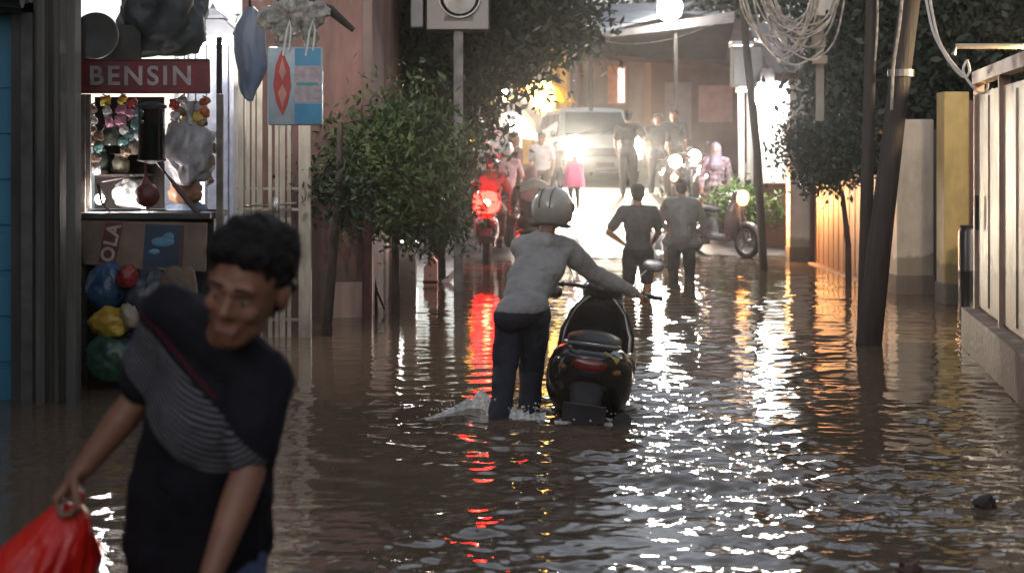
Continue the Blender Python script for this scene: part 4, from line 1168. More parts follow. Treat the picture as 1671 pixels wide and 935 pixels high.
cable_thing('overhead_wire', 'lower thin pale overhead wire crossing above the tin shelter', [[(1212, 20), (1110, 60), (1020, 72), (950, 55), (900, 30)]], .006, M_cable, 21, group='overhead wires')
# ------------------------------------------------------------------ scooters and the van
M_seat = mat('seat_vinyl', (.012, .012, .013), (.008, .008, .009), 20, .55, .2, spec=.25)
def scooter(label, loc, rotz, body_m, head=None, tail=None, accent=None, lean=0.0, group=None, spot=None, box=False, glow_r=.12, tail_z=.70, tail_s=1.0):
    t = thing('scooter', label, 'scooter', loc, rotz, group)
    t.rotation_euler = (0, lean, rotz)
    wr = .27
    for y in (-.62, .63):
        b = MB()
        prof = [(wr - .07, -.035), (wr - .03, -.052), (wr - .008, -.035), (wr, 0), (wr - .008, .035), (wr - .03, .052), (wr - .07, .035)]
        b.lathe(prof + [prof[0]], (0, y, wr), Vector((1, 0, 0)), 28, cap=False)
        w = b.build('wheel', M_rubber, t, smooth=True)
        b = MB(); b.lathe([(wr - .065, -.03), (wr - .065, .03), (wr - .08, .03), (wr - .08, -.03), (wr - .065, -.03)], (0, y, wr), Vector((1, 0, 0)), 28, cap=False)
        b.lathe([(.001, -.06), (.035, -.06), (.035, .06), (.001, .06)], (0, y, wr), Vector((1, 0, 0)), 14, cap=False)
        for k in range(5):
            a = R(72 * k + 10)
            b.tube([(0, y + .03 * math.cos(a), wr + .03 * math.sin(a)), (0, y + (wr - .075) * math.cos(a), wr + (wr - .075) * math.sin(a))], .012, 6)
        b.build('rim', M_grey_metal, w, smooth=True)
    # rear cowl
    wq = 1.24 if lean else 1.0
    b = MB()
    b.loft([(y_, x_, z_ - (.02 if lean else 0), hw_ * wq, hh_ * wq) for y_, x_, z_, hw_, hh_ in ((-.93, 0, .72, .035, .035), (-.90, 0, .70, .10, .07), (-.80, 0, .66, .165, .12), (-.6, 0, .60, .185, .17), (-.38, 0, .55, .18, .19), (-.2, 0, .48, .155, .18), (-.12, 0, .40, .13, .12))], 24, 2.8)
    b.loft([(-.2, 0, .33, .12, .08), (.1, 0, .30, .16, .05), (.32, 0, .31, .15, .06), (.38, 0, .33, .13, .06)], 20, 3.2)
    b.build('rear_cowl', body_m, t, smooth=True, angle=60)
    # leg shield with curved outline
    b = MB()
    rings = []
    for (z, y, hw, dp) in ((.27, .36, .13, .05), (.4, .40, .19, .05), (.55, .44, .225, .055), (.72, .47, .22, .06), (.86, .47, .17, .06), (.94, .45, .11, .05), (.98, .44, .06, .03)):
        ring = []
        for k in range(20):
            a = 2 * math.pi * k / 20
            ring.append(Vector((hw * math.cos(a), y + dp * math.sin(a) - .10 * (math.cos(a) ** 2) * (hw / .22), z)))
        rings.append(ring)
    b.rings(rings)
    b.build('leg_shield', body_m, t, smooth=True, angle=60)
    # front mudguard, fork
    b = MB(); rings = []
    for k in range(9):
        a = R(20 + 16 * k)
        c = Vector((0, .63 + (wr + .03) * math.cos(a), wr + (wr + .03) * math.sin(a)))
        n = Vector((0, math.cos(a), math.sin(a)))
        wv = .075 * math.sin(math.pi * (k + 1.5) / 11) + .01
        rings.append([c + Vector((-wv, 0, 0)) - n * .035, c + Vector((-wv * .8, 0, 0)), c + n * .018, c + Vector((wv * .8, 0, 0)), c + Vector((wv, 0, 0)) - n * .035, c - n * .004])
    b.rings(rings); b.build('front_mudguard', body_m, t, smooth=True, angle=60)
    for sx in (-1, 1):
        b = MB(); b.tube([(sx * .075, .64, wr), (sx * .07, .56, .52), (sx * .04, .47, .78)], .018, 8); b.build('fork', M_grey_metal, t, smooth=True)
    # seat
    b = MB()
    b.loft([(-.86, 0, .775, .05, .025), (-.82, 0, .78, .105, .045), (-.6, 0, .785, .135, .055), (-.42, 0, .775, .14, .05), (-.34, 0, .765, .15, .05), (-.1, 0, .745, .12, .05), (.0, 0, .73, .07, .035)], 22, 2.6)
    b.build('seat', M_seat, t, smooth=True, angle=60)
    # handlebar
    hb = MB(); hb.loft([(.36, 0, 1.0, .07, .04), (.42, 0, 1.0, .12, .075), (.5, 0, .97, .12, .085), (.56, 0, .94, .08, .06)], 18, 2.3)
    hb.tube([(-.34, .34, 1.0), (-.2, .41, 1.01), (0, .44, 1.0), (.2, .41, 1.01), (.34, .34, 1.0)], .014, 8)
    h = hb.build('handlebar', body_m, t, smooth=True, angle=60)
    for sx in (-1, 1):
        b = MB(); b.tube([(sx * .235, .395, 1.007), (sx * .35, .335, 1.0)], .02, 10); b.build('grip', M_rubber, h, smooth=True)
        b = MB(); b.tube([(sx * .17, .44, 1.02), (sx * .21, .42, 1.12), (sx * .25, .40, 1.17)], .007, 6); b.ell((sx * .28, .40, 1.2), (.065, .012, .042)); mr = b.build('mirror', M_chrome if lean else M_black, t, smooth=True)
        b = MB(); b.tube([(sx * .16, .45, 1.0), (sx * .25, .44, .99), (sx * .32, .39, .98)], .006, 6); b.build('brake_lever', M_chrome, h, smooth=True)
    # lights
    hc = head[0] if head else (.5, .5, .5)
    b = MB(); b.lathe([(.001, .025), (glow_r * .6, .022), (glow_r, 0), (glow_r * 1.03, -.03), (.001, -.03)], (0, .55, .95), Vector((0, 1, -.05)), 24, cap=False)
    hm = mat('headlight_%s_%s' % (label[:24], head[1]), hc, hc, 1, .2, emit=(hc[0], hc[1] * .9, hc[2] * .75), estr=min(5, head[1])) if head else mat('headlight_unlit', (.5, .5, .52), None, 3, .1)
    hl = b.build('headlight', hm, t, smooth=True)
    if head and head[1] > 10:
        b = MB(); b.ell((0, .575, .95), (glow_r * .8, .02, glow_r * .8), sub=3)
        b.build('bulb', mat('headbulb_%s_%s' % (label[:24], head[1]), hc, hc, 1, .2, emit=hc, estr=head[1] * 1.7), hl, smooth=True)
    b = MB(); b.loft([(-.955, 0, tail_z, .05 * tail_s, .02 * tail_s ** 2), (-.945, 0, tail_z, .085 * tail_s, .034 * tail_s ** 2), (-.90, 0, tail_z, .10 * tail_s, .04 * tail_s ** 2)], 18, 2.4)
    if tail_z > .8: b.tube([(-.06, -.9, .8), (-.06, -.9, tail_z)], .015); b.tube([(.06, -.9, .8), (.06, -.9, tail_z)], .015)
    tm = mat('taillight_%s' % tail[1], tail[0], tail[0], 1, .3, emit=tail[0], estr=tail[1]) if tail else M_red_lens
    tl = b.build('taillight', tm, t, smooth=True)
    if tail:
        b = MB(); b.ell((.01, -.958, tail_z), (.055, .012, .045), sub=3); b.build('bulb', mat('tail_bulb', (1, .3, .2), None, 1, .3, emit=(1, .22, .10), estr=14), tl, smooth=True)
    for sx in (-1, 1):
        b = MB(); b.ell((sx * .135, -.875, .665), (.03, .04, .022), sub=2); b.build('turn_signal', mat('amber_lens', (.16, .06, .01), None, 3, .25), t, smooth=True)
    b = MB(); b.loft([(-1.0, 0, .40, .06, .05), (-.93, 0, .5, .08, .08), (-.84, 0, .56, .09, .08)], 14, 3)
    b.build('rear_mudguard', M_blackmatte, t, smooth=True, angle=50)
    b = MB(); b.box((0, -1.008, .44), (.22, .006, .11), Matrix.Rotation(R(12), 3, 'X'), .004); b.build('number_plate', mat('dark_plate', (.03, .03, .032), None, 9, .4), t)
    b = MB(); b.tube([(.17, -.2, .3), (.19, -.5, .32), (.2, -.85, .40)], [.025, .05, .045], 12); b.build('exhaust', M_blackmatte, t, smooth=True)
    b = MB(); b.tube([(-.14, -.82, .80), (-.12, -.93, .81), (.12, -.93, .81), (.14, -.82, .80)], .013, 8); b.build('grab_rail', M_black, t, smooth=True)
    b = MB(); b.box((0, -.45, .27), (.16, .42, .18), None, .03); b.build('engine', M_grey_metal, t)
    if accent:
        for sx in (1,):
            b = MB(); rings = []
            for k in range(9):
                u = k / 8; y = -.82 + .62 * u; z = .765 - .36 * u ** 1.7; xx = sx * (.155 * wq + .042 * math.sin(math.pi * min(1, u * 1.15)))
                hw = .010 + .022 * math.sin(math.pi * u)
                rings.append([Vector((xx - sx * .012, y, z - hw)), Vector((xx + sx * .002, y, z - hw)), Vector((xx + sx * .002, y, z + hw)), Vector((xx - sx * .012, y, z + hw))])
            b.rings(rings); b.build('side_stripe', accent, t, smooth=True, angle=50)
    if box:
        b = MB(); b.box((0, -.78, .98), (.36, .3, .28), None, .04); b.build('top_box', M_black, t, smooth=True)
    if spot:
        l = bpy.data.lights.new('headlight_beam', 'SPOT'); l.energy = spot[0]; l.color = hc; l.spot_size = R(spot[1]); l.spot_blend = .6; l.shadow_soft_size = .05
        lo = bpy.data.objects.new('headlight_beam', l); COL.objects.link(lo); lo.parent = t
        lo.location = (0, .63, .95); lo.rotation_euler = (R(90 - spot[2]), 0, 0)
    return t

M_scoot_black = mat('black_paint', (.013, .013, .015), (.009, .009, .010), 8, .18, .02, coat=.6)
M_scoot_red = mat('dark_red_paint', (.14, .012, .012), None, 8, .25, .02, coat=.6)
M_scoot_white = mat('white_paint', (.62, .62, .64), None, 8, .25, .02, coat=.5)
M_scoot_grey = mat('grey_paint', (.10, .10, .11), None, 8, .25, .02, coat=.5)
WARM = (1.0, .80, .55); COOL = (.95, .97, 1.0); RED = (1.0, .03, .015); ORG = (1, .40, .10)

def at_road(px, Y, up=.0):
    x = Xp(px, Y); return (x, Y, gz(x, Y) + up)

# pushed scooter
sc = scooter('black scooter with a pale side stripe being pushed through the water by the helmeted rider', (.46, 9.74, -.375), R(-5), M_scoot_black, accent=mat('champagne_stripe', (.62, .56, .48), None, 5, .25), lean=R(7))
sc.scale = (1.17, 1.06, 1.06)
b = MB(); b.box((.1, -.86, .745), (.09, .05, .03), Matrix.Rotation(R(25), 3, 'Y'), .006); b.build('sticker', mat('yellow_sticker', (.45, .33, .06), None, 5, .4), sc)
# bike with the red tail light
scooter('dark red scooter seen from behind with its brake light shining red', at_road(795, 22.6), R(0), M_scoot_red, tail=((1, .003, .002), 30), tail_z=.98, tail_s=2.1)  # tail lens enlarged to stand in for the glow round the brake light
scooter('grey scooter carrying the woman in the pink headscarf', at_road(866, 20.8), R(-4), M_scoot_grey)
scooter('dark scooter with an orange glowing headlight beside the silver minivan', at_road(1097, 27.8), R(180), M_scoot_black, head=((1, .72, .5), 65), spot=(60, 60, 8))
scooter('dark scooter with a white glowing headlight between the two far riders', at_road(1131, 28.6), R(176), M_scoot_grey, head=((1, .93, .85), 65), spot=(60, 60, 8))
scooter('scooter with a low white headlight behind the wading boy', at_road(1072, 21.6, -.12), R(176), M_scoot_grey, head=((1, .93, .78), 60), spot=(50, 60, 8))
scooter('dark grey scooter with a white stripe standing side on at the edge of the flood', at_road(1172, 23.6), R(-142), M_scoot_grey, accent=M_scoot_white, head=((1, .42, .13), 3), spot=(170, 85, 8))  # orange headlight and beam added to warm the board fence
scooter('dark scooter parked on the dry slope at the left behind the brake light', at_road(778, 25.5), R(-12), M_scoot_black)
scooter('dull red scooter parked below the bright white wall', at_road(1266, 27.0), R(70), M_scoot_red)
lampo = lamp('signal_light', 'small orange red signal light just under the far orange headlight', P(1100, 290, 25.5), .05, (1, .16, .03), 60)
b = MB(); b.tube([(0, 0, 0), (.0, .05, -.6)], .015); b.build('stem', M_blackmatte, lampo)

def van():
    Y = 31.0; x = Xp(986, Y)
    t = thing('minivan', 'silver minivan facing down the flooded street with headlights on', 'van', (x, Y, ground_z(Y) - .03), R(7))
    hw = .84
    def sec(pts): return pts
    # side profile (y forward = -Y): front at y=-0.2
    prof = [(-.0, .38), (-.06, .55), (-.05, .78), (.12, .93), (.75, 1.06), (1.35, 1.60), (1.75, 1.71), (3.6, 1.72), (4.15, 1.60), (4.3, 1.1), (4.34, .6), (4.3, .32), (.1, .30)]
    b = MB(); rings = []
    n = 9
    for k in range(n):
        u = -1 + 2 * k / (n - 1)
        x_ = hw * u
        e = abs(u) ** 4
        ring = []
        for (y, z) in prof:
            tum = (max(0, z - .95) / .8) * .16
            xx = x_ * (1 - tum)
            yy = y + (.14 * e if y < .8 else -.08 * e)
            ring.append(Vector((xx, yy, z - .05 * e * (z > 1.5))))
        rings.append(ring)
    b.rings(rings)
    M_van = mat('silver_grey_paint', (.10, .105, .11), (.08, .085, .09), 5, .28, .02, coat=.5)
    b.build('body', M_van, t, smooth=True, angle=35)
    b = MB(); b.rings([[Vector((-.68, .82, 1.09)), Vector((.68, .82, 1.09)), Vector((.60, 1.34, 1.58)), Vector((-.60, 1.34, 1.58))],
                       [Vector((-.70, .80, 1.105)), Vector((.70, .80, 1.105)), Vector((.62, 1.32, 1.595)), Vector((-.62, 1.32, 1.595))]])
    ws = b.build('windshield', M_glass, t)
    b = MB(); b.tube([(-.4, .79, 1.12), (.1, .93, 1.25)], .008); b.tube([(.2, .79, 1.12), (.6, .92, 1.24)], .008); b.build('wiper', M_blackmatte, ws)
    for sx in (-1, 1):
        for (y0, y1) in ((1.15, 1.95), (2.0, 2.9), (2.95, 3.9)):
            b = MB(); xo = sx * .80
            top0 = y0 + (.35 if y0 < 1.5 else 0)
            b.rings([[Vector((sx * .825, y0, 1.05)), Vector((sx * .825, y1, 1.05)), Vector((sx * .735, y1, 1.55)), Vector((sx * .735, top0, 1.55))],
                     [Vector((sx * .838, y0, 1.05)), Vector((sx * .838, y1, 1.05)), Vector((sx * .75, y1, 1.55)), Vector((sx * .75, top0, 1.55))]])
            b.build('side_window', M_glass, t)
        b = MB(); b.ell((sx * .95, .95, 1.12), (.09, .06, .08)); b.tube([(sx * .82, .98, 1.06), (sx * .93, .96, 1.1)], .02); b.build('mirror', M_van, t, smooth=True)
        b = MB(); b.lathe([(.001, .06), (.17, .05), (.23, 0), (.235, -.06), (.001, -.06)], (sx * .60, .03, .84), Vector((sx * .12, -1, 0)), 24, cap=False)
        vh = b.build('headlight', mat('van_headlight', (1, .88, .66), None, 1, .2, emit=(1, .70, .36), estr=6), t, smooth=True)
        b = MB(); b.ell((sx * .60, -.025, .84), (.19, .03, .19), sub=3); b.build('bulb', mat('van_bulb', (1, .88, .66), None, 1, .2, emit=(1, .86, .62), estr=210), vh, smooth=True)
        b = MB(); b.lathe([(.001, .02), (.05, .015), (.055, 0), (.001, -.02)], (sx * .58, -.045, .52), Vector((0, -1, 0)), 16, cap=False)
        b.build('fog_lamp', mat('fog_lamp', (1, .95, .85), None, 1, .2, emit=(1, .92, .8), estr=6), t, smooth=True)
        for y in (.85, 3.5):
            b = MB(); wr = .31
            prof2 = [(.2, -.08), (.27, -.1), (.3, -.08), (wr, 0), (.3, .08), (.27, .1), (.2, .08), (.2, -.08)]
            b.lathe(prof2, (sx * .78, y, wr), Vector((1, 0, 0)), 28, cap=False); w = b.build('wheel', M_rubber, t, smooth=True)
            b = MB(); b.lathe([(.001, -.05), (.2, -.07), (.2, .07), (.001, .05)], (sx * .78, y, wr), Vector((1, 0, 0)), 24, cap=False); b.build('rim', M_grey_metal, w, smooth=True)
    b = MB(); b.bx(-.40, .40, -.075, -.04, .62, .80, .01)
    for k in range(4): b.bx(-.38, .38, -.088, -.076, .64 + k * .04, .655 + k * .04)
    b.build('grille', M_blackmatte, t)
    b = MB(); b.bx(-.80, .80, -.10, .06, .34, .56, .03); b.build('bumper', M_van, t, smooth=True)
    b = MB(); b.bx(-.2, .2, -.112, -.102, .40, .50, .003); b.build('number_plate', mat('dark_plate', (.03, .03, .032), None), t)
    for sx in (-.6, .6):
        l = bpy.data.lights.new('headlight_beam', 'SPOT'); l.energy = 1000; l.color = (1, .90, .72); l.spot_size = R(34); l.spot_blend = .7; l.shadow_soft_size = .1
        lo = bpy.data.objects.new('headlight_beam', l); COL.objects.link(lo); lo.parent = t
        lo.location = (sx, -.16, .84); lo.rotation_euler = (R(90 - 9), 0, R(167))
    return t
van()
# ------------------------------------------------------------------ people
def V(*a): return Vector(a)

def hand(b, w, d, n, side, curl=.5, scale=1.0, spread=.12):
    """palm, four fingers, thumb. w wrist, d hand direction, n palm normal (fingers curl towards it)"""
    d = d.normalized(); n = (n - d * n.dot(d)).normalized(); s = d.cross(n).normalized() * side   # s points to the thumb side
    S = scale
    b.cap(w - d * .01, .024 * S, w + d * .03 * S, .025 * S)
    c = w + d * .052 * S
    for k in (-1.5, -.5, .5, 1.5):
        b.cap(w + d * .012 * S + s * k * .012 * S, .0155 * S, w + d * .088 * S + s * k * .021 * S, .0125 * S, 10)
    L = {1.5: (.040, .026, .020), .5: (.045, .029, .022), -.5: (.042, .027, .020), -1.5: (.032, .020, .017)}
    for k, (l0, l1, l2) in L.items():
        p = w + d * .092 * S + s * k * .0215 * S
        dd = (d + s * k * spread * .5).normalized()
        r = .0095 * S
        ang = 0
        for l, a in ((l0, curl * .9), (l1, curl * 1.2), (l2, curl * .9)):
            ang += a
            q = p + (dd * math.cos(ang) + n * math.sin(ang)) * l * S
            b.cap(p, r, q, r * .9, 8)
            p = q; r *= .92
    p = w + d * .022 * S + s * .026 * S
    td = (d * .55 + s * .75 + n * (.25 + curl * .4)).normalized()
    q = p + td * .036 * S; b.cap(p, .0145 * S, q, .012 * S, 8)
    td2 = (d * .85 + s * .25 + n * (.2 + curl * .7)).normalized()
    r_ = q + td2 * .030 * S; b.cap(q, .0118 * S, r_, .0105 * S, 8)
    b.cap(r_, .0105 * S, r_ + (td2 + n * curl * .3).normalized() * .022 * S, .009 * S, 8)

def head(b, c, f, u, S=1.0, ears=True):
    """c head centre, f face direction, u up"""
    f = f.normalized(); u = (u - f * u.dot(f)).normalized(); r = f.cross(u).normalized()
    M3 = Matrix((r, f, u)).transposed()
    def pt(x, y, z): return c + (r * x + f * y + u * z) * S
    def E(x, y, z, a, e, g, sub=3): b.ell(pt(x, y, z), (a * S, e * S, g * S), M3, sub)
    E(0, -.012, .030, .076, .096, .090)          # skull
    E(0, .018, -.01, .066, .074, .092)            # face
    E(0, .044, -.083, .040, .042, .034)           # chin/jaw
    E(-.03, .022, -.06, .030, .045, .035); E(.03, .022, -.06, .030, .045, .035)
    b.cap(pt(0, .088, .012), .009 * S, pt(0, .103, -.017), .0135 * S, 10)   # nose
    E(-.013, .092, -.021, .009, .010, .008, 2); E(.013, .092, -.021, .009, .010, .008, 2)
    b.cap(pt(-.044, .080, .034), .009 * S, pt(-.012, .090, .030), .009 * S, 8); b.cap(pt(.044, .080, .034), .009 * S, pt(.012, .090, .030), .009 * S, 8)  # brows
    b.cap(pt(-.020, .082, -.055), .0075 * S, pt(.020, .082, -.055), .0075 * S, 8); b.cap(pt(-.017, .081, -.067), .009 * S, pt(.017, .081, -.067), .009 * S, 8)
    E(-.038, .066, -.018, .022, .02, .02, 2); E(.038, .066, -.018, .022, .02, .02, 2)   # cheeks
    if ears:
        for sx in (-1, 1):
            E(sx * .080, -.008, -.002, .010, .020, .032, 2)
    return pt, M3

def human(name_label, J, pants_m, shirt_m, face_dir, up_dir=V(0, 0, 1), skin=None, hair=True, S=1.0, voxel=.007, sleeve='short', legs='long', curl=(.7, .7),
          palm=(V(0, 1, 0), V(0, 1, 0)), torso_w=1.0, hair_m=None, helmet=None, scarf=None, shoes=True, group=None, eyes=False, hair_seed=1, hands=(True, True), tail=None, headS=1.0, hair_extra=False):
    """J: pelvis, chest, neck, head, shL shR elL elR wrL wrR hipL hipR knL knR anL anR  (world points)"""
    skin = skin or M_skin
    base = V(J['pelvis'].x, J['pelvis'].y, min(J['anL'].z, J['anR'].z) - .08 * S)
    t = thing('person', name_label, 'person', base, group=group)
    J = {k: v - base for k, v in J.items()}
    ax = (J['shR'] - J['shL']).normalized()
    up = (J['neck'] - J['pelvis']).normalized()
    fw = up.cross(ax).normalized()  # body front (L is image... sign handled by caller through face_dir)
    M3 = Matrix((ax, up.cross(ax).normalized(), up)).transposed()
    if M3.determinant() < 0: M3 = Matrix((ax, -up.cross(ax).normalized(), up)).transposed()
    b = MB()
    def torso(b, k=0.0, low=True):
        b.ell(J['chest'], ((.165 * torso_w) * S + k, .105 * S + k, .19 * S + k), M3)
        mid = J['chest'].lerp(J['pelvis'], .5)
        b.ell(mid, (.140 * torso_w * S + k, .098 * S + k, .17 * S + k), M3)
        if low: b.ell(J['pelvis'], (.150 * torso_w * S + k, .11 * S + k, .12 * S + k), M3)
        b.cap(J['shL'].lerp(J['neck'], .12), .056 * S + k, J['neck'].lerp(J['chest'], .18), .062 * S + k)
        b.cap(J['shR'].lerp(J['neck'], .12), .056 * S + k, J['neck'].lerp(J['chest'], .18), .062 * S + k)
        for s in 'LR': b.cap(J['sh' + s], .055 * S + k, J['chest'].lerp(J['sh' + s], .35), .085 * S + k)
    torso(b)
    nk = J['neck']
    b.cap(nk.lerp(J['chest'], .15), .060 * S, nk.lerp(J['head'], .55), .052 * S)
    for i, s in enumerate('LR'):
        b.cap(J['sh' + s], .052 * S, J['el' + s], .040 * S)
        m = J['el' + s].lerp(J['wr' + s], .3)
        b.cap(J['el' + s], .040 * S, m, .041 * S); b.cap(m, .041 * S, J['wr' + s], .027 * S)
        if hands[i]:
            hd = (J['wr' + s] - J['el' + s]).normalized()
            hand(b, J['wr' + s], hd, palm[i], 1 if s == 'L' else -1, curl[i], S)
        b.cap(J['hip' + s], .088 * S, J['kn' + s], .058 * S)
        m = J['kn' + s].lerp(J['an' + s], .32)
        b.cap(J['kn' + s], .056 * S, m, .060 * S); b.cap(m, .060 * S, J['an' + s], .037 * S)
        fd = V(face_dir.x, face_dir.y, 0).normalized()
        b.cap(J['an' + s] - fd * .03 * S - V(0, 0, .035 * S), .036 * S, J['an' + s] + fd * .14 * S - V(0, 0, .05 * S), .028 * S)
    f = face_dir.normalized(); u = up_dir.normalized()
    pt, H3 = head(b, J['head'], f, u, S * headS)
    Sb = S; S = S * headS
    b.cap(J['head'] - (H3 @ V(0, .0, .05)) * S, .05 * S, nk.lerp(J['head'], .35), .052 * S)
    S = Sb
    body = b.build('body', skin, t, remesh=voxel, smooth_it=7 if eyes else 4)
    # clothes
    b = MB(); k = .018 * S
    torso(b, k, low=True)
    for s in 'LR':
        if sleeve == 'short':
            e = J['sh' + s].lerp(J['el' + s], .72); b.cap(J['sh' + s], .060 * S + k, e, .052 * S + k * .8)
        elif sleeve == 'long':
            b.cap(J['sh' + s], .058 * S + k, J['el' + s], .045 * S + k); b.cap(J['el' + s], .045 * S + k, J['wr' + s].lerp(J['el' + s], .06), .032 * S + k * .6)
    if tail:  # hem of the shirt
        b.ell(J['pelvis'] - up * (tail - 1) * .06 * S, ((.150 + .03 * (tail - 1)) * torso_w * S + k, .125 * S + k, .12 * S), M3)
        if tail > 1.5: b.cap(J['chest'], .16 * S, J['pelvis'], .19 * S)
    sh = b.build('shirt', shirt_m, t, remesh=voxel, smooth_it=6)
    tx = bpy.data.textures.new('folds', 'CLOUDS') if 'folds' not in bpy.data.textures else bpy.data.textures['folds']
    tx.noise_scale = .11; tx.noise_depth = 2
    dm = sh.modifiers.new('folds', 'DISPLACE'); dm.texture = tx; dm.strength = .030 * S; dm.mid_level = .5; dm.texture_coords = 'LOCAL'
    b = MB(); kk = .014 * S
    b.ell(J['pelvis'] - up * .02, (.152 * torso_w * S + kk, .114 * S + kk, .12 * S + kk), M3)
    for s in 'LR':
        b.cap(J['hip' + s], .092 * S + kk, J['kn' + s] if legs != 'short' else J['hip' + s].lerp(J['kn' + s], .85), .062 * S + kk * 1.3)
        if legs == 'long':
            b.cap(J['kn' + s], .062 * S + kk, J['an' + s].lerp(J['kn' + s], .08), .05 * S + kk)
    pn = b.build('trousers' if legs == 'long' else 'shorts', pants_m, t, remesh=voxel, smooth_it=6)
    dm = pn.modifiers.new('folds', 'DISPLACE'); dm.texture = tx; dm.strength = .026 * S; dm.mid_level = .5; dm.texture_coords = 'LOCAL'
    S = Sb * headS
    if hair:
        b = MB()
        rg = random.Random(hair_seed)
        def HP(x, y, z): return J['head'] + (H3 @ V(x, y, z)) * S
        b.ell(HP(0, -.026, .052), (.086 * S, .096 * S, .083 * S), H3)
        b.ell(HP(0, -.052, .0), (.078 * S, .066 * S, .085 * S), H3)
        for _ in range(26):
            a = rg.uniform(-1.9, 1.9); q = rg.uniform(.3, 1)
            p0 = HP(.072 * math.sin(a) * q, .068 * math.cos(a) * q - .01, .112 - .035 * q * q)
            b.cap(p0, .017 * S, p0 + (H3 @ V(rg.uniform(-.02, .02), rg.uniform(-.0, .024), rg.uniform(0, .022))) * S, .008 * S, 8)
        if hair_extra:
            b.ell(HP(.0, -.02, .085), (.088 * S, .092 * S, .065 * S), H3); b.ell(HP(.045, -.01, .075), (.05 * S, .07 * S, .055 * S), H3); b.ell(HP(-.0, .055, .098), (.062 * S, .032 * S, .028 * S), H3)
        ho = b.build('hair', hair_m or M_hair, t, remesh=voxel * .9, smooth_it=2)
        th = bpy.data.textures.get('strands') or bpy.data.textures.new('strands', 'CLOUDS'); th.noise_scale = .025
        dm = ho.modifiers.new('strands', 'DISPLACE'); dm.texture = th; dm.strength = (.026 if eyes else .014) * S; dm.texture_coords = 'LOCAL'
    if eyes:
        for sx in (-1, 1):
            b = MB(); b.ell(pt(sx * .030, .078, .008), (.0115, .010, .0048), H3, 2); e = b.build('eye', mat('eye_white', (.28, .25, .23), None, 3, .2), t, smooth=True)
            b = MB(); b.ell(pt(sx * .030, .0865, .008), (.0055, .0035, .0046), H3, 2); b.build('iris', mat('iris_dark', (.02, .012, .008), None, 3, .6, spec=.1), e, smooth=True)
            b = MB(); b.cap(pt(sx * .046, .086, .036), .0035, pt(sx * .015, .0955, .038), .0045, 8); b.build('eyebrow', M_hair, t, smooth=True)
        b = MB(); b.cap(pt(-.019, .0885, -.0610), .0042, pt(.019, .0885, -.0610), .0042, 8); b.build('lips', mat('lips', (.20, .075, .06), None, 9, .4), t, smooth=True)
    if helmet:
        b = MB()
        c0 = J['head'] + (H3 @ V(0, -.005, .02)) * S
        Rr = .142 * S
        b.ell(c0, (Rr * .96, Rr * 1.08, Rr), H3, 4)
        # open the front for the face and flatten the bottom
        for v in b.bm.verts:
            q = H3.transposed() @ (v.co - c0)
            if q.z < -.78 * Rr: q.z = -.78 * Rr + (q.z + .78 * Rr) * .2
            v.co = c0 + H3 @ q
        hl = b.build('helmet', helmet, t, smooth=True, angle=60)
        b = MB(); rings = []
        for kz in (-.42, -.2, .02, .24):
            ring = []
            for sgn, rr in ((1, 1.02), (-1, .985)):
                rng = range(15) if sgn == 1 else range(14, -1, -1)
                for ka in rng:
                    a = R(-72 + 144 * ka / 14)
                    ring.append(c0 + H3 @ V(Rr * .97 * rr * math.sin(a) * math.cos(kz), Rr * 1.09 * rr * math.cos(a) * math.cos(kz), Rr * math.sin(kz) * 1.35))
            rings.append(ring)
        b.rings(rings); b.build('visor', M_glass, hl, smooth=True, angle=50)
        for off, wdt in ((-.035, .010), (.035, .010)):
            b = MB(); rings = []
            for ka in range(21):
                a = R(-10 + 195 * ka / 20)
                cc = V(off * S, -Rr * 1.075 * math.cos(a - R(90)) * 0 - Rr * 1.088 * math.sin(a) * 1.0 if False else Rr * 1.072 * math.cos(a), Rr * .995 * math.sin(a))
                rings.append([c0 + H3 @ (cc + V(-wdt, 0, 0) * .5), c0 + H3 @ (cc * 1.012 + V(-wdt, 0, 0) * .5), c0 + H3 @ (cc * 1.012 + V(wdt, 0, 0) * .5), c0 + H3 @ (cc + V(wdt, 0, 0) * .5)])
            b.rings(rings); b.build('stripe', mat('helmet_stripe', (.07, .068, .06), None, 5, .3), hl, smooth=True, angle=40)
        for sx in (-1, 1):
            b = MB(); b.lathe([(.001, .01), (.026, .008), (.03, 0), (.001, -.004)], c0 + H3 @ V(sx * Rr * .95, .03, .01), H3 @ V(sx, .1, 0), 16, cap=False); b.build('visor_pivot', M_black, hl, smooth=True)
        b = MB(); rings = []
        for ka in range(33):
            a = 2 * math.pi * ka / 32
            c = c0 + H3 @ V(Rr * .90 * math.sin(a), Rr * 1.0 * math.cos(a), -.79 * Rr * (1 - .0 * math.cos(a)))
            rings.append(c)
        b.tube(rings, .009 * S, 6); b.build('rim', M_blackmatte, hl, smooth=True)
    if scarf:
        b = MB()
        c0 = J['head']
        b.ell(c0 + (H3 @ V(0, -.02, .03)) * S, (.098 * S, .115 * S, .11 * S), H3)
        b.cap(c0 + (H3 @ V(0, -.03, -.03)) * S, .10 * S, nk - up * .04, .12 * S)
        b.cap(nk, .12 * S, nk - up * .12, .17 * S)
        b.build('headscarf', scarf, t, remesh=voxel, smooth_it=8)
    return t

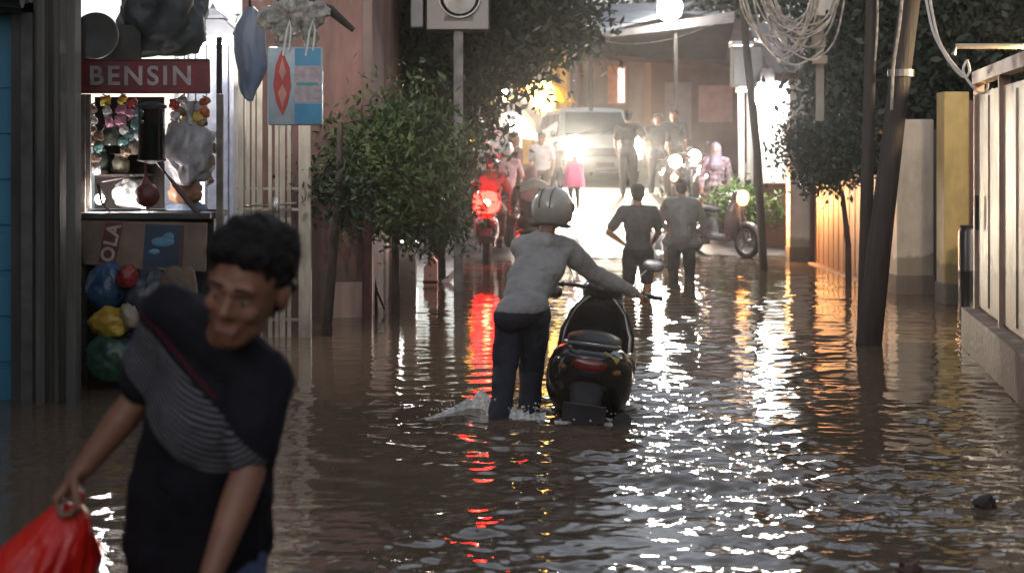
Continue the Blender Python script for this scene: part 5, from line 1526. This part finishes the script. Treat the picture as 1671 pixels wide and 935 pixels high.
def stand(label, px, Y, height, shirt_m, pants_m, facing=180, zfoot=None, stoop=0.0, arms=None, elb=None, **kw):
    """standing figure at (px, Y); facing in degrees: 0 = away (+Y), 180 = to the camera"""
    S = height / 1.72
    x = Xp(px, Y); z = gz(x, Y) if zfoot is None else zfoot
    a = R(facing)
    f = V(math.sin(a), math.cos(a), 0); r = V(math.cos(a), -math.sin(a), 0)   # r: the figure's own right hand
    def pt(rr, ff, h): return V(x, Y, z) + r * rr * S + f * ff * S + V(0, 0, h * S)
    st = stoop
    J = dict(pelvis=pt(0, 0, .95), chest=pt(0, .12 * st, 1.24 - .02 * st), neck=pt(0, .22 * st, 1.45 - .05 * st), head=pt(0, .02 + .32 * st, 1.605 - .09 * st),
             hipL=pt(-.09, 0, .90), hipR=pt(.09, 0, .90), knL=pt(-.11, .05, .50), knR=pt(.11, -.02, .50), anL=pt(-.11, .0, .08), anR=pt(.12, -.06, .08),
             shL=pt(-.185, .18 * st, 1.40 - .05 * st), shR=pt(.185, .18 * st, 1.40 - .05 * st))
    dflt = dict(elL=(-.25, -.02 + .1 * st, 1.12), elR=(.25, -.02 + .1 * st, 1.12), wrL=(-.24, .08 + .1 * st, .90), wrR=(.24, .08 + .1 * st, .90))
    for k, v in {**dflt, **(arms or {})}.items(): J[k] = pt(*v)
    for k, v in (elb or {}).items(): J[k] = pt(*v)
    kw.setdefault('face_dir', f)
    return human(label, J, pants_m, shirt_m, S=S, palm=(r, -r), **kw)

def ride(label, px, Y, height, shirt_m, pants_m, facing=0, zwheel=None, back=.45, **kw):
    """seated on a scooter whose origin is at (px,Y)"""
    S = height / 1.72
    x = Xp(px, Y); z = gz(x, Y) if zwheel is None else zwheel
    a = R(facing)
    f = V(math.sin(a), math.cos(a), 0); r = V(math.cos(a), -math.sin(a), 0)
    o = V(x, Y, z) - f * back
    def pt(rr, ff, h): return o + r * rr + f * ff + V(0, 0, h)
    J = dict(pelvis=pt(0, 0, .93), chest=pt(0, .05, 1.20), neck=pt(0, .09, 1.40), head=pt(0, .12, 1.56),
             hipL=pt(-.10, .04, .90), hipR=pt(.10, .04, .90), knL=pt(-.18, .45, .82), knR=pt(.18, .45, .82), anL=pt(-.17, .52, .43), anR=pt(.17, .52, .43),
             shL=pt(-.18, .08, 1.36), shR=pt(.18, .08, 1.36), elL=pt(-.27, .30, 1.17), elR=pt(.27, .30, 1.17), wrL=pt(-.29, back + .27, 1.06), wrR=pt(.29, back + .27, 1.06))
    kw.setdefault('face_dir', f)
    return human(label, J, pants_m, shirt_m, S=S, palm=(V(0, 0, -1), V(0, 0, -1)), curl=(1.2, 1.2), **kw)

def cloth(name, c1, c2=None, rough=.85, bump=.3, scale=8): return mat(name, c1, c2, scale, rough, bump, 60)
C_dark = cloth('dark_cloth', (.03, .03, .034)); C_navy = cloth('navy_cloth', (.018, .02, .032), (.012, .014, .022)); C_grey = cloth('grey_cloth', (.20, .20, .21), (.16, .16, .17))
C_charcoal = cloth('charcoal_cloth', (.055, .058, .065)); C_pink = cloth('pink_cloth', (.48, .27, .28), (.4, .22, .23)); C_white = cloth('white_cloth', (.5, .47, .46), (.4, .38, .37))
C_brown = cloth('brown_cloth', (.11, .07, .055)); C_maroon = cloth('maroon_cloth', (.09, .028, .03)); C_mag = cloth('magenta_cloth', (.55, .10, .24), (.45, .08, .2))
C_denim = cloth('denim_cloth', (.05, .075, .14), (.035, .05, .10), scale=30)

# ---- foreground man, bent forward, walking towards the camera with a red bag
def shirt_material():
    m = mat('printed_black_shirt', (.013, .012, .017), (.009, .008, .012), 8, .9, .25, 60, spec=.15)
    n = m.node_tree; b = n.nodes['Principled BSDF']
    tc = n.nodes.new('ShaderNodeTexCoord'); sp = n.nodes.new('ShaderNodeSeparateXYZ'); n.links.new(tc.outputs['Object'], sp.inputs[0])
    def math_(op, a, c=None):
        x = n.nodes.new('ShaderNodeMath'); x.operation = op
        for i, q in enumerate((a, c)):
            if q is None: continue
            if isinstance(q, (int, float)): x.inputs[i].default_value = q
            else: n.links.new(q, x.inputs[i])
        return x.outputs[0]
    X, Y_, Z = sp.outputs
    nzt = n.nodes.new('ShaderNodeTexNoise'); nzt.inputs['Scale'].default_value = 9; nzt.inputs['Detail'].default_value = 1; n.links.new(tc.outputs['Object'], nzt.inputs[0])
    # object origin is the figure's base; d = distance below the diagonal line
    D = math_('ADD', math_('ADD', Z, math_('MULTIPLY', X, .90)), -SHIRT['line'])       # >0 above the red line
    red = math_('MULTIPLY', math_('GREATER_THAN', D, -.003), math_('LESS_THAN', D, .0045))
    bow = math_('ADD', math_('ADD', Z, math_('MULTIPLY', X, .30)), -SHIRT['low'])
    arc = math_('SUBTRACT', bow, math_('MULTIPLY', math_('POWER', math_('ABSOLUTE', math_('ADD', X, -.07)), 2.0), 3.2))
    zone = math_('MULTIPLY', math_('LESS_THAN', D, -.022), math_('GREATER_THAN', arc, 0.0))
    wav = math_('SINE', math_('ADD', math_('MULTIPLY', arc, 430.0), math_('MULTIPLY', nzt.outputs[0], 11.0)))
    st = math_('GREATER_THAN', wav, .25)
    fr = math_('MULTIPLY', math_('MULTIPLY', zone, st), .9)
    front = math_('LESS_THAN', Y_, SHIRT['front'])
    fr = math_('MULTIPLY', fr, front); red = math_('MULTIPLY', math_('MULTIPLY', red, front), math_('LESS_THAN', X, .10))
    base = b.inputs['Base Color'].links[0].from_socket
    m1 = n.nodes.new('ShaderNodeMix'); m1.data_type = 'RGBA'; n.links.new(fr, m1.inputs['Factor']); n.links.new(base, m1.inputs['A']); m1.inputs['B'].default_value = (.15, .15, .165, 1)
    m2 = n.nodes.new('ShaderNodeMix'); m2.data_type = 'RGBA'; n.links.new(red, m2.inputs['Factor']); n.links.new(m1.outputs['Result'], m2.inputs['A']); m2.inputs['B'].default_value = (.085, .010, .016, 1)
    n.links.new(m2.outputs['Result'], b.inputs['Base Color'])
    return m
JF = dict(pelvis=W(322, 878, 3.72), chest=W(345, 680, 3.60), neck=W(372, 548, 3.52), head=W(404, 470, 3.40),
          shL=W(285, 512, 3.62), shR=W(425, 615, 3.50), elL=W(222, 655, 3.66), elR=W(404, 775, 3.42), wrL=W(135, 765, 3.62), wrR=W(345, 935, 3.30),
          hipL=W(275, 905, 3.72), hipR=W(370, 905, 3.70))
JF['knL'] = V(JF['hipL'].x - .02, 3.60, .16); JF['knR'] = V(JF['hipR'].x + .02, 3.50, .17)
JF['anL'] = V(JF['hipL'].x - .03, 3.72, -.27); JF['anR'] = V(JF['hipR'].x + .03, 3.62, -.27)
bz = -.35
pv = JF['pelvis']
line_pt = W(322, 612, 3.5)   # a point on the red diagonal
low_pt = W(345, 765, 3.5)
SHIRT = {'line': (line_pt.z - bz) + .90 * (line_pt.x - pv.x), 'low': (low_pt.z - bz) + .30 * (low_pt.x - pv.x) - .0, 'front': -.02}
human('young man in a printed black t-shirt bending forward with a red bag in his hand', JF, C_denim, shirt_material(), face_dir=V(-.30, -1, -.30), up_dir=V(.26, -.12, 1), skin=mat('skin_deep_brown', (.25, .118, .072), (.18, .085, .052), 14, .5, .12, 90), voxel=.0055,
      sleeve='short', legs='short', curl=(1.15, .5), palm=(V(0, -.2, -1), V(-1, 0, 0)), torso_w=1.05, eyes=True, hair_seed=3, tail=2.0, headS=1.13, hair_extra=True)
# red bag hanging from his hand
hp = W(118, 800, 3.62)
t = thing('carrier_bag', 'bright red plastic carrier bag hanging from the bending man\'s hand', 'bag', (hp.x, hp.y, hp.z - .55))
b = MB()
s = 3.62 / FPX
outl0 = [(-8, 22, 22, 12), (-12, 40, 40, 30), (-24, 65, 62, 52), (-40, 95, 82, 72), (-52, 130, 92, 88), (-56, 180, 98, 98), (-56, 250, 100, 100), (-50, 320, 92, 92), (-45, 355, 60, 60)]
outl = []
for A_, B_ in zip(outl0, outl0[1:]):
    for k in range(5): outl.append(tuple(a + (c - a) * k / 5 for a, c in zip(A_, B_)))
outl.append(outl0[-1])
rings = []
for (cx_, dy, hwl, dep) in outl:
    ring = []
    for k in range(90):
        th = 2 * math.pi * k / 90
        q = V(math.cos(th), math.sin(th), dy * .01)
        rr = 1 + .12 * noise.noise(q * 2.2) - .16 * abs(noise.noise(V(math.cos(th) * 6, math.sin(th) * 6, dy * .006))) - .07 * abs(noise.noise(V(math.cos(th) * 13, math.sin(th) * 13, dy * .03)))
        ring.append(V((cx_ + math.cos(th) * hwl * rr) * s, math.sin(th) * dep * s * rr, .55 - dy * s))
    rings.append(ring)
b.rings(rings)
M_redbag = mat('red_carrier_plastic', (.75, .022, .010), (.55, .010, .006), 4, .32, .7, 11, trans=.12)
b.build('bag_body', M_redbag, t, smooth=True, angle=80)
for (xa, xb) in ((-22, -12), (6, 14)):
    b = MB(); b.tube([V(xa * s, .0, .55 - 38 * s), V(xb * s, -.01, .55 - 5 * s), V(0, -.01, .55 + 16 * s), V(-6 * s, 0, .55 + 24 * s)], [.022, .012, .009, .008], 8, flat=.4); b.build('handle', M_redbag, t, smooth=True)

# ---- man pushing the scooter, seen from behind
Jp = dict(pelvis=W(850, 505, 9.25), chest=W(876, 443, 9.42), neck=W(890, 385, 9.48), head=W(901, 345, 9.55),
          shL=W(852, 404, 9.50), shR=W(922, 404, 9.58), elL=W(893, 470, 9.72), elR=W(968, 446, 9.76), wrL=W(905, 472, 10.0), wrR=W(1036, 478, 9.95),
          hipL=W(833, 515, 9.3), hipR=W(872, 515, 9.3), knL=W(824, 600, 9.25), knR=W(868, 605, 9.45), anL=W(806, 735, 8.75), anR=W(855, 752, 9.05))
Jp['anL'].z = -.29; Jp['anR'].z = -.29
human('rider in a grey shirt and open-face helmet pushing the black scooter from its left side', Jp, C_navy, cloth('light_grey_shirt', (.30, .30, .30), (.22, .22, .22)), face_dir=V(.38, 1, -.12), up_dir=V(.06, .1, 1),
      sleeve='long', legs='long', curl=(1.1, 1.1), palm=(V(0, .2, -1), V(0, .2, -1)), torso_w=1.06, hair=False, helmet=mat('olive_grey_helmet', (.36, .345, .30), (.27, .26, .22), 6, .2, .03, coat=.7), tail=1)

# ---- people further away
stand('boy in a dark t-shirt wading away with one hand on his hip', 1041, 17.0, 1.62, C_charcoal, C_dark, facing=4, zfoot=-.36, arms=dict(elL=(-.36, -.05, 1.14), wrL=(-.17, .03, 1.0), elR=(.26, .12, 1.14), wrR=(.20, .30, 1.02)), legs='short', hair_seed=5)
stand('broad man in a long grey raincoat wading in front of the far headlights', 1112, 19.2, 1.66, cloth('wet_grey_raincoat', (.15, .155, .16), (.11, .115, .12), .5), C_dark, facing=8, zfoot=-.37, torso_w=1.35, tail=2.2,
      arms=dict(elL=(-.30, .12, 1.12), wrL=(-.2, .30, 1.05), elR=(.30, .12, 1.10), wrR=(.22, .3, 1.02)), sleeve='long', hair_seed=21)
stand('slim man in dark clothes standing on the slope before the minivan', 1025, 29.3, 1.74, C_dark, C_dark, facing=20, arms=dict(elR=(.34, .0, 1.2), wrR=(.25, .2, 1.28)), sleeve='short', hair_seed=7)
stand('dark figure standing just left of the far headlights', 1073, 29.6, 1.66, C_dark, C_navy, facing=170, hair_seed=8)
stand('dark broad figure standing behind the orange headlight', 1100, 29.9, 1.72, C_charcoal, C_dark, facing=185, torso_w=1.15, hair_seed=9)
stand('woman in a headscarf and mottled pink tunic beside the dark grey scooter', 1168, 25.2, 1.62, cloth('pale_pink_tunic', (.26, .19, .22), (.06, .04, .06), scale=17), cloth('mottled_trousers', (.16, .12, .14), (.04, .03, .04), scale=17), facing=195, sleeve='long', tail=True, hair=False, scarf=cloth('lilac_scarf', (.17, .14, .18), (.11, .09, .12)))
stand('child in a brown shirt standing before the left side of the minivan', 908, 29.0, 1.12, C_brown, C_dark, facing=175, hair_seed=11)
ride('man in a dark maroon jacket riding the scooter with the red brake light', 800, 22.6, 1.70, C_maroon, C_dark, hair=False, helmet=mat('black_helmet', (.02, .02, .022), None, 6, .2, coat=.6), sleeve='long', back=.32)
ride('woman in a pink headscarf and dark jacket riding the grey scooter', 868, 20.8, 1.62, cloth('dark_mauve_jacket', (.06, .04, .045)), C_dark, facing=4, hair=False, scarf=C_pink, sleeve='long', back=.35)
stand('person in a pale shirt standing at the edge of the crowd by the orange lamp', 790, 26.6, 1.62, cloth('pale_rose_shirt', (.50, .36, .34), (.4, .28, .27)), C_dark, facing=160, hair_seed=13)
stand('person in a dark jacket and flat black cap between the awnings and the scooters', 838, 25.4, 1.70, C_maroon, C_dark, facing=120, hair_seed=14)
stand('person in a white shirt standing behind the pink headscarf', 884, 27.2, 1.50, C_white, C_brown, facing=190, hair_seed=15)
scooter('dull red scooter half hidden behind the rider with the red brake light', at_road(822, 24.2), R(8), M_scoot_red)
ride('person in a pale rose jacket and white helmet riding the dull red scooter', 822, 24.2, 1.66, C_pink, C_dark, facing=-8, hair=False, helmet=mat('white_helmet', (.55, .53, .5), None, 6, .25, coat=.6), sleeve='long', back=.32)
stand('person in a black jacket standing far left by the orange warning lamp', 772, 27.6, 1.68, C_dark, C_dark, facing=150, sleeve='long', hair_seed=31)
stand('thin person in a white top standing under the lower canvas awning', 812, 29.4, 1.6, C_white, C_navy, facing=180, hair_seed=32)
scooter('dark scooter with a dim headlight standing behind the raincoat man', at_road(1150, 26.6), R(172), M_scoot_black, head=((1, .85, .7), 8))
# child in a magenta poncho
t = stand('child in a magenta rain poncho in front of the silver minivan', 937, 27.6, 1.05, C_mag, C_dark, facing=185, hair=False, scarf=C_mag)
pb = MB(); S_ = 1.05 / 1.72
pb.lathe([(.20, .46), (.19, .58), (.17, .72), (.13, .84), (.06, .90)], (0, 0, 0), n=22)
for v in pb.bm.verts:
    a = math.atan2(v.co.y, v.co.x); v.co.x *= 1 + .10 * math.sin(a * 5); v.co.y *= 1 + .10 * math.sin(a * 5)
pb.build('poncho', C_mag, t, smooth=True)
# grey shawl over the shoulder of the woman
t = thing('cloth_shawl', 'pale grey cloth lying over the shoulders of the woman in the pink headscarf', 'shawl', P(872, 302, 20.35))
b = MB(); rings = []
for k in range(9):
    u = k / 8; w = .10
    rings.append([V(-.20 + .40 * u, -.02 - .05 * math.sin(math.pi * u), .07 * math.sin(math.pi * u) - w - .02 * math.sin(u * 9)), V(-.20 + .40 * u, -.045 - .05 * math.sin(math.pi * u), .07 * math.sin(math.pi * u)),
                  V(-.20 + .40 * u, .10, .09 * math.sin(math.pi * u) + .01), V(-.20 + .40 * u, .10, .08 * math.sin(math.pi * u)), V(-.20 + .40 * u, -.03 - .05 * math.sin(math.pi * u), .06 * math.sin(math.pi * u) - w)])
b.rings(rings); b.build('cloth', cloth('pale_grey_cloth', (.42, .41, .38)), t, smooth=True, angle=70)

# ---- debris and splash
def husk(label, px, py, rad, seed, m):
    Y = FPX * CAM_H / (py - 253)
    o = V(Xp(px, Y), Y, -.02)
    t = thing('floating_debris', label, 'debris', o)
    b = MB(); b.ell((0, 0, .03), rad, sub=4)
    for v in b.bm.verts: v.co *= 1 + .35 * noise.noise(v.co * 14 + V(seed, 0, 0)) + .15 * noise.noise(v.co * 45 + V(seed, 0, 0))
    b.build('husk', m, t, smooth=True, angle=70)
    return t
M_husk = mat('dark_husk', (.028, .016, .014), (.014, .009, .008), 30, .6, .8, 60)
tt = husk('dark brown lump floating in front of the cream gate', 1608, 826, (.05, .045, .045), 3, M_husk)
tt = husk('small brown leafy scrap floating at the bottom edge of the water', 1482, 934, (.05, .03, .02), 5, mat('brown_leaf', (.10, .045, .03), (.05, .025, .02), 20, .6, .5))
b = MB(); b.tube([(-.02, 0, .02), (-.028, 0, .06), (-.03, 0, .075)], [.012, .009, .003]); b.tube([(.025, 0, .02), (.03, 0, .055), (.045, 0, .07)], [.014, .009, .003]); b.build('tip', mat('brown_leaf', (.1, .045, .03)), tt, smooth=True)

M_foam = mat('muddy_foam', (.85, .83, .80), (.50, .47, .43), 34, .35, 1, 60)
def splash(label, pts, seed):
    """low ragged crest of churned water along a path of (px,py,height)"""
    P0 = [(Xp(px, FPX * CAM_H / (py - 253)), FPX * CAM_H / (py - 253), h) for px, py, h in pts]
    o = V(P0[0][0], P0[0][1], 0)
    b = MB(); rg = random.Random(seed); rings = []
    N = 40
    for k in range(N + 1):
        u = k / N * (len(P0) - 1); i = min(int(u), len(P0) - 2); f = u - i
        p = V(*P0[i]).lerp(V(*P0[i + 1]), f)
        h = p.z * (1 + .8 * noise.noise(V(k * .45, seed, 0))) + .004
        w = .05 + p.z * .9
        c = V(p.x, p.y, 0) - o
        rings.append([c + V(0, -w - .03 * rg.random(), -.03), c + V(rg.uniform(-.01, .01), -w * .35, h * .6), c + V(rg.uniform(-.015, .015), 0, h), c + V(rg.uniform(-.01, .01), w * .4, h * .5), c + V(0, w, -.03)])
    b.rings(rings)
    for _ in range(45):
        i = rg.randrange(len(rings)); q = rings[i][2] + V(rg.gauss(0, .05), rg.gauss(0, .05), abs(rg.gauss(0, .03)))
        rr = rg.uniform(.003, .009); b.ell(q, (rr, rr, rr), sub=1)
    ob = b.build('splash', M_foam, None, smooth=True, angle=80); ob.location = o
    tag(ob, label, 'splash', kind='stuff')
splash('low crest of churned water pushed up at the left of the rider\'s legs', [(694, 683, .0), (730, 675, .02), (745, 670, .035), (766, 664, .06), (786, 662, .10), (802, 668, .075), (812, 676, .02)], 1)
splash('foamy water around the shins of the rider', [(795, 672, .05), (830, 680, .06), (860, 686, .05), (890, 684, .03)], 2)
splash('thin line of foam along the rear wheel of the pushed scooter', [(905, 688, .005), (950, 694, .014), (1000, 692, .008)], 3)
# ------------------------------------------------------------------ thin haze added to spread a glow round the lamps
b = MB(); b.bx(-16, 17, -28, 58, -2.5, 14)
hz = b.build('haze', None)
hm = bpy.data.materials.new('glow_haze'); hm.use_nodes = True
hn = hm.node_tree; hn.nodes.clear()
ho = hn.nodes.new('ShaderNodeOutputMaterial'); pv_ = hn.nodes.new('ShaderNodeVolumePrincipled')
pv_.inputs['Color'].default_value = (.9, .9, .92, 1)
pv_.inputs['Density'].default_value = 0.0005
pv_.inputs['Anisotropy'].default_value = .92
hn.links.new(pv_.outputs[0], ho.inputs['Volume'])
hz.data.materials.append(hm)
hz['kind'] = 'stuff'
